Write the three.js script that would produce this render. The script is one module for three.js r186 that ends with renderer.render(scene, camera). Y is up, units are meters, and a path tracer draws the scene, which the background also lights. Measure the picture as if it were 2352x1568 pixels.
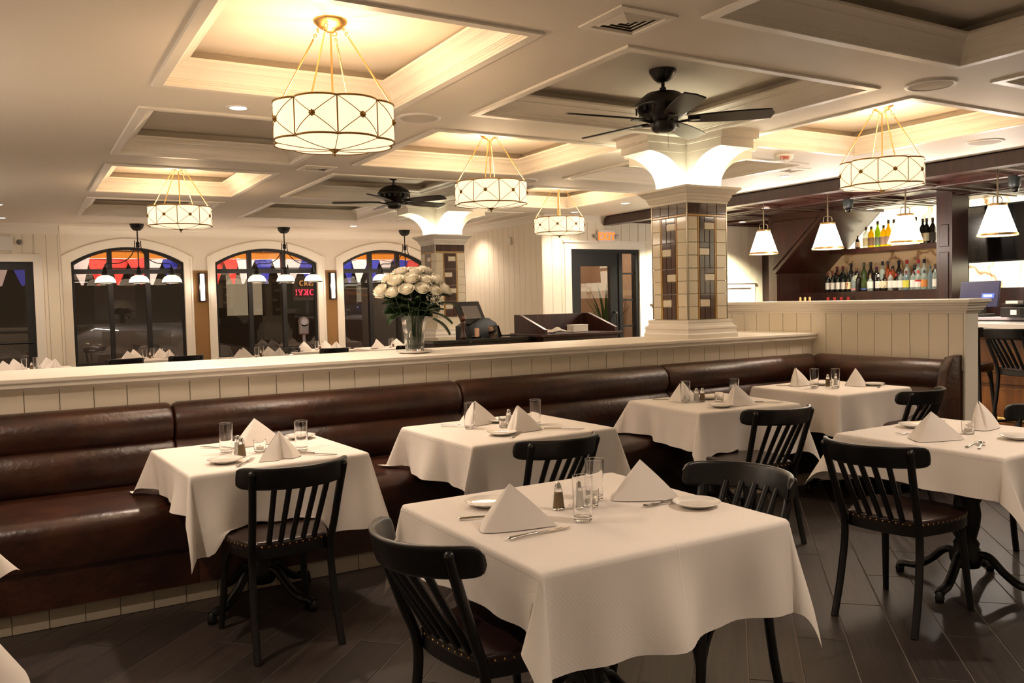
import * as THREE from 'three';
import { mergeGeometries, toCreasedNormals } from 'three/addons/utils/BufferGeometryUtils.js';
import { RoundedBoxGeometry } from 'three/addons/geometries/RoundedBoxGeometry.js';
import { TextGeometry } from 'three/addons/geometries/TextGeometry.js';
import { FontLoader } from 'three/addons/loaders/FontLoader.js';
import { RectAreaLightUniformsLib } from 'three/addons/lights/RectAreaLightUniformsLib.js';

// ---------------------------------------------------------------- camera, night sky, exposure
const scene = new THREE.Scene();
scene.background = new THREE.Color(0.004, 0.005, 0.008);
const camera = new THREE.PerspectiveCamera(44.08, 2352 / 1568, 0.05, 200);
camera.rotation.order = 'YXZ';
camera.rotation.set(-0.0475041, -0.5316033, -0.0241799);
camera.position.set(0, 1.46, 0);
scene.add(camera);
const renderer = new THREE.WebGLRenderer();
renderer.toneMapping = THREE.LinearToneMapping;
renderer.toneMappingExposure = 0.92;
renderer.shadowMap.enabled = true;
RectAreaLightUniformsLib.init();

// light colours and strengths, one place to tune
const WARM = new THREE.Color(1.0, 0.69, 0.42), SOFT = new THREE.Color(1.0, 0.79, 0.62), UPL = new THREE.Color(1.0, 0.93, 0.66), COOL = new THREE.Color(1.0, 0.87, 0.76);
const P_UP = 2.5, P_DOWN = 22, DOWN = 12.5, COVE = 250, BARLAMP = 3.2;

// ---------------------------------------------------------------- helpers
let seed = 7;
const rnd = () => { seed = (seed * 1664525 + 1013904223) % 4294967296; return seed / 4294967296; };
const rr = (a, b) => a + (b - a) * rnd();
const PI = Math.PI, cos = Math.cos, sin = Math.sin;
const V = (x, y, z) => new THREE.Vector3(x, y, z);
const names = {};
const numbered = (n) => { const k = names[n] = (names[n] ?? -1) + 1; return k ? n + '_' + String(k).padStart(3, '0') : n; };
function mesh(name, geo, mat, parent = scene) {
  const m = new THREE.Mesh(Array.isArray(geo) ? merge(geo) : geo, mat);
  m.name = parent === scene ? numbered(name) : name;
  m.castShadow = m.receiveShadow = true; parent.add(m); return m;
}
const merge = (l) => mergeGeometries(l.map((g) => { const h = g.index ? g.toNonIndexed() : g; for (const k of Object.keys(h.attributes)) if (!['position', 'normal', 'uv'].includes(k)) h.deleteAttribute(k); if (!h.attributes.uv) h.setAttribute('uv', new THREE.BufferAttribute(new Float32Array(h.attributes.position.count * 2), 2)); return h; }));
function tag(o, label, category, group) { o.userData = { label, category }; if (group) o.userData.group = group; return o; }
function thing(name, label, category, pos = [0, 0, 0], turn = 0, group) {
  const o = new THREE.Group(); o.name = numbered(name); scene.add(o);
  o.position.set(...pos); o.rotation.y = turn; return tag(o, label, category, group);
}
function struct(name, geo, mat) { const o = geo ? mesh(name, geo, mat) : new THREE.Group(); if (!geo) { o.name = numbered(name); scene.add(o); } o.userData.kind = 'structure'; return o; }
const copyOf = (root, label, pos, turn = 0, group) => { const r = root.clone(); r.name = numbered(root.name.replace(/_\d{3}$/, '')); scene.add(r); r.position.set(...pos); r.rotation.y = turn; r.userData = { label, category: root.userData.category }; if (group ?? root.userData.group) r.userData.group = group ?? root.userData.group; return r; };
const box = (w, h, d, x = 0, y = 0, z = 0) => new THREE.BoxGeometry(w, h, d).translate(x, y, z);
const boxAt = (x0, x1, y0, y1, z0, z1) => new THREE.BoxGeometry(x1 - x0, y1 - y0, z1 - z0).translate((x0 + x1) / 2, (y0 + y1) / 2, (z0 + z1) / 2);
const rbox = (w, h, d, r, x = 0, y = 0, z = 0, s = 2) => new RoundedBoxGeometry(w, h, d, s, r).translate(x, y, z);
const cyl = (r0, r1, h, x = 0, y = 0, z = 0, n = 20) => new THREE.CylinderGeometry(r0, r1, h, n).translate(x, y, z);
const sph = (r, x = 0, y = 0, z = 0, n = 14) => new THREE.SphereGeometry(r, n, Math.max(6, n >> 1)).translate(x, y, z);
const lathe = (pts, n = 28, x = 0, y = 0, z = 0) => new THREE.LatheGeometry(pts.map((p) => new THREE.Vector2(...p)), n).translate(x, y, z);
const tube = (pts, r, n = 20, k = 8, closed = false) => new THREE.TubeGeometry(new THREE.CatmullRomCurve3(pts.map((p) => V(...p)), closed), n, r, k, closed);
function rod(a, b, r0, r1 = r0, n = 10) { const A = V(...a), B = V(...b), d = B.clone().sub(A); return new THREE.CylinderGeometry(r1, r0, d.length(), n).applyQuaternion(new THREE.Quaternion().setFromUnitVectors(V(0, 1, 0), d.clone().normalize())).translate(...A.add(B).multiplyScalar(0.5).toArray()); }
// turn the winding round after a mirrored placement
function flip(g) { g = g.index ? g.toNonIndexed() : g; for (const k of Object.keys(g.attributes)) { const a = g.attributes[k], n = a.itemSize, r = a.array; for (let i = 0; i < a.count; i += 3) for (let q = 0; q < n; q++) { const t = r[(i + 1) * n + q]; r[(i + 1) * n + q] = r[(i + 2) * n + q]; r[(i + 2) * n + q] = t; } } return g; }
const alongX = (g) => flip(g.applyMatrix4(new THREE.Matrix4().makeBasis(V(0, 0, 1), V(0, 1, 0), V(1, 0, 0))));   // shape x -> z, depth -> x
const shapeOf = (pts) => new THREE.Shape(pts.map((p) => new THREE.Vector2(...p)));
const extrude = (pts, depth, bevel = 0) => new THREE.ExtrudeGeometry(Array.isArray(pts) ? shapeOf(pts) : pts, { depth, bevelEnabled: bevel > 0, bevelThickness: bevel, bevelSize: bevel, bevelSegments: 2, curveSegments: 20 });
// profile points [outward offset, height] carried round a rectangle, mitred at the corners
function sweepRect(profile, x0, x1, z0, z1) {
  const P = [], ring = (o, y) => [[x0 - o, y, z0 - o], [x1 + o, y, z0 - o], [x1 + o, y, z1 + o], [x0 - o, y, z1 + o]];
  for (let i = 0; i + 1 < profile.length; i++) { const a = ring(...profile[i]), b = ring(...profile[i + 1]); for (let k = 0; k < 4; k++) { const j = (k + 1) % 4; P.push(...a[k], ...b[k], ...b[j], ...a[k], ...b[j], ...a[j]); } }
  const g = new THREE.BufferGeometry(); g.setAttribute('position', new THREE.Float32BufferAttribute(P, 3)); g.computeVertexNormals(); return uvBox(g);
}
// uv in metres, by the axis each face looks along
function uvBox(g, s = 1) {
  g = g.index ? g.toNonIndexed() : g; const p = g.attributes.position, uv = new Float32Array(p.count * 2), a = V(), b = V(), c = V();
  for (let i = 0; i < p.count; i += 3) {
    a.fromBufferAttribute(p, i); b.fromBufferAttribute(p, i + 1); c.fromBufferAttribute(p, i + 2);
    const n = b.clone().sub(a).cross(c.clone().sub(a)), ax = Math.abs(n.x), ay = Math.abs(n.y), az = Math.abs(n.z);
    [a, b, c].forEach((q, k) => { const [u, v] = ay >= ax && ay >= az ? [q.x, q.z] : ax >= az ? [q.z, q.y] : [q.x, q.y]; uv[(i + k) * 2] = u * s; uv[(i + k) * 2 + 1] = v * s; });
  }
  g.setAttribute('uv', new THREE.BufferAttribute(uv, 2)); return g;
}
function parametric(fn, nu, nv) {
  const P = [], I = [], U = [];
  for (let j = 0; j <= nv; j++) for (let i = 0; i <= nu; i++) { P.push(...fn(i / nu, j / nv)); U.push(i / nu, j / nv); }
  for (let j = 0; j < nv; j++) for (let i = 0; i < nu; i++) { const a = j * (nu + 1) + i, b = a + 1, c = a + nu + 1, d = c + 1; I.push(a, c, b, b, c, d); }
  const g = new THREE.BufferGeometry(); g.setAttribute('position', new THREE.Float32BufferAttribute(P, 3)); g.setAttribute('uv', new THREE.Float32BufferAttribute(U, 2)); g.setIndex(I); g.computeVertexNormals(); return g;
}
const smooth = (a, b, x) => { const t = Math.min(1, Math.max(0, (x - a) / (b - a))); return t * t * (3 - 2 * t); };

// ---------------------------------------------------------------- procedural textures
const hash = (x, y, s) => { const v = sin(x * 127.1 + y * 311.7 + s * 74.7) * 43758.5453; return v - Math.floor(v); };
function vnoise(x, y, px, py, s) { const xi = Math.floor(x), yi = Math.floor(y), fx = x - xi, fy = y - yi, u = fx * fx * (3 - 2 * fx), v = fy * fy * (3 - 2 * fy), w = (a, b) => hash(((a % px) + px) % px, ((b % py) + py) % py, s); return (w(xi, yi) * (1 - u) + w(xi + 1, yi) * u) * (1 - v) + (w(xi, yi + 1) * (1 - u) + w(xi + 1, yi + 1) * u) * v; }
function fbm(u, v, fx, fy, s, o = 4) { let a = 0, k = 0.5, t = 0; for (let i = 0; i < o; i++) { a += k * vnoise(u * fx, v * fy, fx, fy, s + i * 13); t += k; fx *= 2; fy *= 2; k *= 0.5; } return a / t; }
function tex(n, fn, srgb, rep = 1, repY = rep) {
  const d = new Uint8Array(n * n * 4);
  for (let j = 0; j < n; j++) for (let i = 0; i < n; i++) { const c = fn(i / n, j / n), k = (j * n + i) * 4; for (let q = 0; q < 3; q++) d[k + q] = Math.max(0, Math.min(255, (Array.isArray(c) ? c[q] : c) * 255)); d[k + 3] = 255; }
  const t = new THREE.DataTexture(d, n, n); t.wrapS = t.wrapT = THREE.RepeatWrapping; t.magFilter = THREE.LinearFilter; t.minFilter = THREE.LinearMipmapLinearFilter; t.generateMipmaps = true;
  if (srgb) t.colorSpace = THREE.SRGBColorSpace; t.repeat.set(rep, repY); t.needsUpdate = true; return t;
}
const mixc = (a, b, t) => a.map((v, i) => v + (b[i] - v) * t);
const hex = (h) => [1, 3, 5].map((i) => parseInt(h.slice(i, i + 2), 16) / 255);
const grainTex = (c0, c1, s, fx = 24, fy = 3) => tex(512, (u, v) => { const g = fbm(u, v, fx, fy, s, 5), f = fbm(u, v, fx * 4, fy * 2, s + 5, 3); return mixc(hex(c0), hex(c1), Math.min(1, Math.max(0, g * 1.3 - 0.2 + (f - 0.5) * 0.5))); }, true);
const leatherBump = tex(512, (u, v) => 0.5 + 0.5 * (fbm(u, v, 48, 48, 3, 3) - 0.5) + 0.9 * (fbm(u, v, 5, 5, 9, 3) - 0.5), false);
const leatherMap = tex(512, (u, v) => { const g = fbm(u, v, 7, 7, 21, 5); return mixc(hex('#2c150d'), hex('#432415'), smooth(0.25, 0.75, g)); }, true);
const weave = tex(256, (u, v) => 0.5 + 0.25 * sin(u * 2 * PI * 64) * sin(v * 2 * PI * 64) + 0.5 * (fbm(u, v, 8, 8, 4, 4) - 0.5), false);
const woodMap = grainTex('#2b130d', '#472217', 5, 20, 3), oakMap = grainTex('#6e441f', '#9c6630', 8, 26, 2);
const floorMaps = [11, 12, 13].map((s) => grainTex(['#241e1b', '#201a18', '#28211e'][s - 11], ['#3b322d', '#352c28', '#40362f'][s - 11], s, 6, 40));
const onyx = tex(512, (u, v) => { const w = fbm(u, v, 3, 3, 31, 5) * 1.6, a = Math.abs(sin((u * 1 + v * 2 + w) * PI)), b = Math.abs(sin((u * 2 - v + w * 1.4) * PI)); const k = Math.pow(1 - a, 14) * 0.8 + Math.pow(1 - b, 30) * 0.6; return mixc(mixc(hex('#f7ecd0'), hex('#efdcae'), fbm(u, v, 5, 5, 37, 4)), hex('#7a4a22'), Math.min(1, k)); }, true, 0.45);
const granite = tex(256, (u, v) => { const a = fbm(u, v, 4, 4, 51, 5), k = Math.pow(1 - Math.abs(sin((u + v + a * 2.2) * PI)), 30); return mixc(hex('#0c0d0d'), hex('#5a6a60'), k * 0.8 + 0.1 * fbm(u, v, 40, 40, 52, 2)); }, true, 1);

// ---------------------------------------------------------------- materials
const S = (color, roughness = 0.6, more = {}) => new THREE.MeshStandardMaterial({ color, roughness, side: THREE.DoubleSide, ...more });
const Ph = (color, roughness = 0.6, more = {}) => new THREE.MeshPhysicalMaterial({ color, roughness, side: THREE.DoubleSide, ...more });
const glow = (color, intensity, base = '#fff4e2') => S(base, 0.5, { emissive: color, emissiveIntensity: intensity });
const M = {
  paint: S('#e6ddcf', 0.62), trim: S('#ece5d8', 0.42), plank: S('#e9dfcb', 0.45), groove: S('#e9dfcb', 0.6), crown: S('#ece4d6', 0.45),
  soffitWhite: S('#e6ddd2', 0.7), leather: Ph('#ffffff', 0.36, { map: leatherMap, bumpMap: leatherBump, bumpScale: 0.004, clearcoat: 0.25, clearcoatRoughness: 0.3 }),
  leatherDark: Ph('#2a1a17', 0.3, { clearcoat: 0.3, clearcoatRoughness: 0.25 }), tilePale: S('#a89d8a', 0.35),
  black: Ph('#060505', 0.38, { clearcoat: 0.22, clearcoatRoughness: 0.3 }), iron: S('#100f0f', 0.45, { metalness: 0.3 }), brass: S('#dcb878', 0.34, { metalness: 1 }), antique: S('#94733f', 0.42, { metalness: 0.9 }),
  steel: S('#c4bfb8', 0.2, { metalness: 1 }), nickel: S('#a89c88', 0.28, { metalness: 1 }), chrome: S('#e0e0e0', 0.08, { metalness: 1 }),
  cloth: S('#efe7de', 0.9, { bumpMap: tex(1024, (u, v) => { const c = (t, q) => Math.max(0, 1 - Math.abs(t - q) * 420), k = Math.max(c(u, 0.26), c(u, 0.5), c(u, 0.74), c(v, 0.34), c(v, 0.66)); return 0.4 + 0.12 * sin(u * 2 * PI * 256) * sin(v * 2 * PI * 256) + 0.3 * (fbm(u, v, 14, 14, 4, 4) - 0.5) + 0.35 * k; }, false), bumpScale: 0.0022 }), linen: S('#eee7df', 0.9, { bumpMap: weave, bumpScale: 0.0004 }), china: Ph('#f1ece4', 0.12, { clearcoat: 0.6, clearcoatRoughness: 0.05 }),
  glass: Ph('#ffffff', 0.02, { transmission: 1, thickness: 0, ior: 1.5 }), solidGlass: Ph('#ffffff', 0.02, { transmission: 1, thickness: 0.01, ior: 1.5 }), pane: Ph('#ffffff', 0.01, { transmission: 1, thickness: 0, ior: 1.52 }),
  wood: Ph('#ffffff', 0.34, { map: woodMap, clearcoat: 0.3, clearcoatRoughness: 0.3 }), woodDeep: S('#26100b', 0.5), oak: Ph('#ffffff', 0.4, { map: oakMap, clearcoat: 0.25, clearcoatRoughness: 0.4 }),
  frame: S('#0e0e10', 0.4), burlap: S('#8f6c42', 0.9, { bumpMap: weave, bumpScale: 0.0006 }),
  tileCream: Ph('#ded4bb', 0.12, { clearcoat: 0.5, clearcoatRoughness: 0.08 }), tileBrown: Ph('#503c33', 0.12, { clearcoat: 0.7, clearcoatRoughness: 0.05 }), tileGold: Ph('#b88a3c', 0.2, { clearcoat: 0.4, clearcoatRoughness: 0.1 }), grout: S('#e2d9c2', 0.9),
  fanBlack: S('#0d0b0a', 0.35), fanPale: S('#15110e', 0.35), plastic: S('#e9e4dc', 0.5), darkPlastic: S('#0c0c0d', 0.4), quartz: Ph('#ece7e2', 0.15, { clearcoat: 0.4, clearcoatRoughness: 0.1 }), graniteTop: Ph('#ffffff', 0.12, { map: granite, clearcoat: 0.5 }),
};
const font = await new FontLoader().loadAsync('fonts/droid/droid_sans_bold.typeface.json');
const serif = await new FontLoader().loadAsync('fonts/droid/droid_serif_bold.typeface.json');
function text(str, size, depth, f = font) { const g = new TextGeometry(str, { font: f, size, depth, curveSegments: 4 }); g.computeBoundingBox(); const b = g.boundingBox; return g.translate(-(b.min.x + b.max.x) / 2, -(b.min.y + b.max.y) / 2, 0); }
function point(color, intensity, x, y, z, radius, parent = scene) { const l = new THREE.PointLight(color, intensity); l.position.set(x, y, z); l.castShadow = true; l.shadow.radius = radius / 0.02; parent.add(l); return l; }
function rect(color, intensity, w, h, pos, target, parent = scene) { const l = new THREE.RectAreaLight(color, intensity, w, h); l.position.set(...pos); parent.add(l); l.lookAt(...target); return l; }
function spot(color, intensity, pos, target, angle, pen, radius, parent = scene) { const l = new THREE.SpotLight(color, intensity, 0, angle, pen); l.position.set(...pos); l.target.position.set(...target); l.castShadow = true; l.shadow.radius = radius / 0.02; parent.add(l); parent.add(l.target); return l; }
// ================================================================ THE ROOM
const CY = 2.75, CAP = 1.12, ZL = -5.11, XH = 6.11, ZW = -14.45, XA = 6.85, ZB = -10.7, HW = 1.398;
// ---- floor: dark wood-look planks laid at 45 degrees
{
  const floor = struct('floor', boxAt(-2.6, 11.9, -0.12, -0.003, -14.7, 3.3), S('#6b6159', 0.8));
  const mats = floorMaps.map((t) => Ph('#ffffff', 0.42, { map: t, bumpMap: t, bumpScale: 0.0006 }));
  const W = 0.2045, L = 1.22, q = Math.SQRT1_2, variants = [0, 1, 2].map(() => { const g = new RoundedBoxGeometry(L - 0.005, 0.012, W - 0.005, 1, 0.0015); const p = g.attributes.position, uv = g.attributes.uv, o = rnd() * 3, o2 = rnd(); for (let i = 0; i < p.count; i++) uv.setXY(i, p.getX(i) * 0.7 + o, p.getZ(i) * 2.2 + o2); return g; });
  const rest = []; let n = 0;
  for (let k = -75; k <= 60; k++) {
    const w = -2.81 + (k + 0.5) * W, shift = ((k * 0.37) % 1 + 1) % 1 * L;
    for (let j = -14; j <= 14; j++) {
      const u = j * L + shift, x = (u + w) * q, z = (w - u) * q;
      if (x < -2.2 || x > 11.4 || z < -14 || z > 2.9) continue;
      if (x > -0.9 && x < 6 && z > -4.75 && z < -0.7) { const m = mesh('floor_plank', variants[n % 3], mats[(n * 7 + k + 90) % 3], floor); m.position.set(x, -0.006, z); m.rotation.y = PI / 4; n++; } else { const g = variants[(k + 90) % 3].clone(); g.rotateY(PI / 4).translate(x, -0.006, z); rest.push(g); }
    }
  }
  const f = mesh('plank_field', rest, mats[0], floor); f.userData.kind = 'stuff';
}
// ---- coffered ceiling
const coffers = {
  r0c1: [0.79, 2.2, -2.9, -1.2], r1c1: [0.79, 2.2, -5.19, -3.52], r2c1: [0.79, 2.19, -7.6, -5.88], r3c1: [0.8, 2.2, -10.03, -8.24], r4c1: [0.82, 2.2, -12.6, -10.7],
  r0c2: [2.85, 4.71, -2.89, -1.2], r1c2: [2.81, 4.7, -5.12, -3.5], r2c2: [2.79, 4.52, -7.4, -5.75], r3c2: [2.79, 4.54, -9.85, -8.08], r4c2: [2.84, 4.52, -12.24, -10.5],
  r0c3: [5.33, 6.87, -2.98, -1.2], r1c3: [5.23, 6.81, -5.2, -3.56], r2c3: [5.12, 6.76, -7.41, -5.79], r3c3: [5.15, 6.75, -9.85, -8.15], r4c3: [5.1, 6.4, -12.2, -10.6],
};
{
  const sh = shapeOf([[-2.8, -14.8], [8.06, -14.8], [8.06, 3.4], [-2.8, 3.4]]);
  for (const [a, b, c, d] of Object.values(coffers)) sh.holes.push(new THREE.Path([[a, c], [a, d], [b, d], [b, c]].map((p) => new THREE.Vector2(...p))));
  const ceil = struct('ceiling', new THREE.ExtrudeGeometry(sh, { depth: 0.05, bevelEnabled: false }).rotateX(PI / 2).translate(0, CY + 0.05, 0), M.paint);
  // crown profile: fluted foot, cove, bead and a top ledge, leaning into the coffer
  const prof = [[0.0, 0], [-0.004, 0], [-0.004, 0.012], [-0.012, 0.016], [-0.012, 0.022], [-0.018, 0.024], [-0.018, 0.03], [-0.024, 0.032], [-0.03, 0.044], [-0.042, 0.062], [-0.06, 0.08], [-0.08, 0.092], [-0.08, 0.097], [-0.086, 0.1], [-0.096, 0.108], [-0.112, 0.115], [-0.12, 0.118], [-0.12, 0.132], [-0.02, 0.132]];
  const band = [[0.062, 0.001], [0.062, -0.006], [0.056, -0.012], [0.004, -0.012], [0, -0.006], [0, 0.003]];
  for (const [x0, x1, z0, z1] of Object.values(coffers)) {
    mesh('crown_moulding', sweepRect(prof.map(([o, y]) => [o, CY + y]), x0, x1, z0, z1), M.crown, ceil);
    mesh('edge_trim', sweepRect(band.map(([o, y]) => [o, CY + y]), x0, x1, z0, z1), M.trim, ceil);
    mesh('coffer_recess', [sweepRect([[0.01, CY + 0.04], [0.01, CY + 0.2]], x0, x1, z0, z1), boxAt(x0 - 0.03, x1 + 0.03, CY + 0.2, CY + 0.23, z0 - 0.03, z1 + 0.03)], M.paint, ceil);
  }
}
// ---- outer walls that the picture does not show but that close the room
struct('wall_left', boxAt(-1.8, -1.6, 0, 2.8, -14.7, 3.4), M.paint);
struct('wall_back', boxAt(-1.8, 12.1, 0, 2.8, 3.2, 3.4), M.paint);
// ---- planked walls
function planks(parent, axis, from, to, y0, y1, face, out, phase = 0, W = 0.1655, t = 0.012) {   // axis x or z; face = plane, out = +1/-1
  const g0 = {}; let a = from;
  const cuts = [from]; for (let c = phase + Math.ceil((from - phase) / W) * W; c < to; c += W) if (c > from + 0.01 && c < to - 0.01) cuts.push(c); cuts.push(to);
  for (let i = 0; i + 1 < cuts.length; i++) {
    a = cuts[i]; const w = cuts[i + 1] - a - 0.004, k = w.toFixed(3) + '_' + (y1 - y0).toFixed(3);
    g0[k] ??= axis === 'x' ? new RoundedBoxGeometry(w, y1 - y0, t, 1, 0.0022) : new RoundedBoxGeometry(t, y1 - y0, w, 1, 0.0022);
    const m = mesh('plank', g0[k], M.plank, parent), c = (a + cuts[i + 1]) / 2, f = face + out * t / 2;
    m.position.set(axis === 'x' ? c : f, (y0 + y1) / 2, axis === 'x' ? f : c);
  }
}
// low partition behind the banquette
{
  const w = struct('wall_partition', boxAt(-1.6, XH, 0, 1.06, -5.82, ZL - 0.013), M.groove);
  planks(w, 'x', -1.6, XH, 0.86, 1.058, ZL - 0.012, 1, 1.6757);
  const prof = [[0.0, 1.0], [0.014, 1.0], [0.014, 1.014], [0.02, 1.02], [0.022, 1.034], [0.03, 1.048], [0.036, 1.056], [0.05, 1.06], [0.05, 1.09], [0.06, 1.094], [0.062, 1.1], [0.062, 1.116], [0.056, 1.12], [-0.76, 1.12], [-0.76, 1.05], [0, 1.05]];
  const g = alongX(extrude(prof.map(([o, y]) => [o, y < 1.06 && o >= 0 ? 1.05 + (y - 1) * 0.33 : y < 1.1 && o >= 0 ? 1.07 + (y - 1.06) * 0.75 : y]), XH + 1.6)).translate(-1.6, 0, ZL);
  mesh('cap_rail', g, M.trim, w);
}
// high partition towards the bar
{
  const w = struct('wall_bar', boxAt(XH + 0.012, 6.268, 0, 1.32, -7.2, -3.71), M.groove);
  planks(w, 'z', -7.2, -3.722, 0.86, 1.315, XH + 0.012, -1, -3.84, 0.1605);
  mesh('end_panel', rbox(0.162, 1.31, 0.016, 0.002, 6.187, 0.655, -3.71), M.trim, w);
  mesh('back_panel', rbox(0.014, 1.31, 3.49, 0.002, 6.272, 0.655, -5.455), M.trim, w);
  const prof = [[0, 1.29], [0.006, 1.29], [0.012, 1.305], [0.024, 1.312], [0.026, 1.322], [0.034, 1.33], [0.034, 1.345], [0.046, 1.352], [0.048, 1.365], [0.056, 1.37], [0.062, 1.372], [0.062, 1.393], [0.058, HW], [-0.07, HW]];
  mesh('cap_rail', [sweepRect(prof, XH, 6.278, -7.2, -3.703), boxAt(XH - 0.05, 6.33, HW - 0.02, HW - 0.001, -7.25, -3.65)], M.trim, w);
}
// window wall with three arched openings
const wins = [[0.766, 2.385], [2.87, 4.585], [5.05, 6.66]], SPR = 2.215, TOP = 2.455, SILL = 0.62;
const arch = (a, b, n = 18) => { const h = (b - a) / 2, r = TOP - SPR, R = (h * h + r * r) / (2 * r), p = []; for (let i = 0; i <= n; i++) { const t = -1 + 2 * i / n, x = t * h; p.push([(a + b) / 2 + x, Math.sqrt(R * R - x * x) - R + TOP]); } return p; };
const archY = (a, b, x) => { const h = (b - a) / 2, r = TOP - SPR, R = (h * h + r * r) / (2 * r), d = x - (a + b) / 2; return Math.sqrt(R * R - d * d) - R + TOP; };
{
  const sh = shapeOf([[0.6, 0], [XA + 0.1, 0], [XA + 0.1, 2.8], [0.6, 2.8]]);
  for (const [a, b] of wins) sh.holes.push(new THREE.Path([[a, SILL], ...arch(a, b), [b, SILL]].map((p) => new THREE.Vector2(...p))));
  const w = struct('wall_window', extrude(sh, 0.25).translate(0, 0, ZW - 0.25), M.paint);
  mesh('crown_moulding', alongX(extrude([[0, 2.62], [0.015, 2.62], [0.02, 2.65], [0.05, 2.7], [0.09, 2.73], [0.1, 2.75], [0, 2.75]], 6.2)).translate(0.62, 0, ZW), M.crown, w);
  wins.forEach(([a, b], i) => {
    const W = struct('window_' + (i + 1));
    const ring = (o, i0, dep, z) => { const s = shapeOf([[a - o, SILL - 0.02], ...arch(a, b).map(([x, y]) => { const d = x - (a + b) / 2, h = (b - a) / 2; return [x + o * d / h, y + o * (1.02 - 0.3 * Math.abs(d / h))]; }), [b + o, SILL - 0.02]]); s.holes.push(new THREE.Path([[a + i0, SILL + Math.max(i0, -0.01)], ...arch(a, b).map(([x, y]) => { const d = x - (a + b) / 2, h = (b - a) / 2; return [x - i0 * d / h, y - i0 * (i0 < 0 ? 1.02 - 0.3 * Math.abs(d / h) : 1)]; }), [b - i0, SILL + Math.max(i0, -0.01)]].map((p) => new THREE.Vector2(...p)))); return extrude(s, dep).translate(0, 0, z); };
    mesh('casing', ring(0.115, 0, 0.018, ZW), M.trim, W);
    mesh('casing_bead', ring(0.125, -0.1, 0.026, ZW), M.trim, W);
    mesh('sash_frame', ring(0.0, 0.042, 0.07, ZW - 0.13), M.frame, W);
    const m1 = a + (b - a) / 3, m2 = a + 2 * (b - a) / 3, TR = 2.075;
    for (const x of [m1, m2]) mesh('mullion', boxAt(x - 0.034, x + 0.034, SILL, archY(a, b, x) - 0.02, ZW - 0.14, ZW - 0.05), M.frame, W);
    mesh('transom', boxAt(a + 0.02, b - 0.02, TR - 0.035, TR + 0.035, ZW - 0.138, ZW - 0.052), M.frame, W);
    const xs = [a + 0.03, m1, m2, b - 0.03];
    for (let k = 0; k < 3; k++) {
      const l = xs[k] + (k ? 0.02 : 0), r = xs[k + 1] - (k < 2 ? 0.02 : 0);
      mesh('pane', boxAt(l, r, SILL + 0.02, TR - 0.02, ZW - 0.101, ZW - 0.1), M.pane, W);
      const top = []; for (let q = 0; q <= 6; q++) { const x = r + (l - r) * q / 6; top.push([x, archY(a, b, x) - 0.03]); }
      mesh('pane', new THREE.ShapeGeometry(shapeOf([[l, TR + 0.02], [r, TR + 0.02], ...top])).translate(0, 0, ZW - 0.1), M.pane, W);
    }
    mesh('window_sill', rbox(b - a + 0.2, 0.04, 0.12, 0.008, (a + b) / 2, SILL - 0.02, ZW + 0.04), M.trim, W);
  });
  // woven panels between the windows
  [[0.655, 0.72], [2.52, 2.75], [4.73, 4.93]].forEach(([a, b]) => mesh('woven_panel', boxAt(a, b, 0.1, 2.085, ZW, ZW + 0.012), M.burlap, w));
}
// door wall on the far left, standing a little in front of the window wall
const ZD = -14.1;
{
  const w = struct('wall_entry', [boxAt(-1.6, -0.86, 0, 2.75, ZD - 0.3, ZD - 0.012), boxAt(0.27, 0.615, 0, 2.75, ZD - 0.3, ZD - 0.012), boxAt(-0.86, 0.27, 2.2, 2.75, ZD - 0.3, ZD - 0.012)], M.groove);
  planks(w, 'x', -1.6, -0.86, 0, 2.66, ZD - 0.012, 1, 0.285, 0.15); planks(w, 'x', 0.27, 0.62, 0, 2.66, ZD - 0.012, 1, 0.285, 0.15); planks(w, 'x', -0.86, 0.27, 2.2, 2.66, ZD - 0.012, 1, 0.285, 0.15);
  mesh('return_panel', boxAt(0.614, 0.622, 0, 2.7, ZW, ZD), M.trim, w);
  mesh('crown_moulding', alongX(extrude([[0, 2.6], [0.015, 2.6], [0.02, 2.64], [0.05, 2.69], [0.1, 2.73], [0.11, 2.75], [0, 2.75]], 2.2)).translate(-1.6, 0, ZD), M.crown, w);
  const d = struct('door_1');
  mesh('casing', [boxAt(0.26, 0.38, 0, 2.2, ZD, ZD + 0.02), boxAt(-0.97, 0.38, 2.2, 2.31, ZD, ZD + 0.02), boxAt(-0.97, -0.86, 0, 2.2, ZD, ZD + 0.02)], M.trim, d);
  mesh('door_frame', [boxAt(0.15, 0.27, 0, 2.2, ZD - 0.12, ZD - 0.02), boxAt(-0.86, -0.74, 0, 2.2, ZD - 0.12, ZD - 0.02), boxAt(-0.74, 0.15, 2.09, 2.2, ZD - 0.12, ZD - 0.02), boxAt(-0.74, 0.15, 0, 0.25, ZD - 0.12, ZD - 0.02)], M.frame, d);
  mesh('pane', boxAt(-0.75, 0.16, 0.24, 2.1, ZD - 0.071, ZD - 0.07), M.pane, d);
  mesh('push_bar', [rod([-0.8, 1.03, ZD + 0.02], [0.22, 1.03, ZD + 0.02], 0.016), box(0.03, 0.05, 0.06, 0.2, 1.03, ZD - 0.01), box(0.03, 0.05, 0.06, -0.78, 1.03, ZD - 0.01)], M.iron, d);
}
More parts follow.
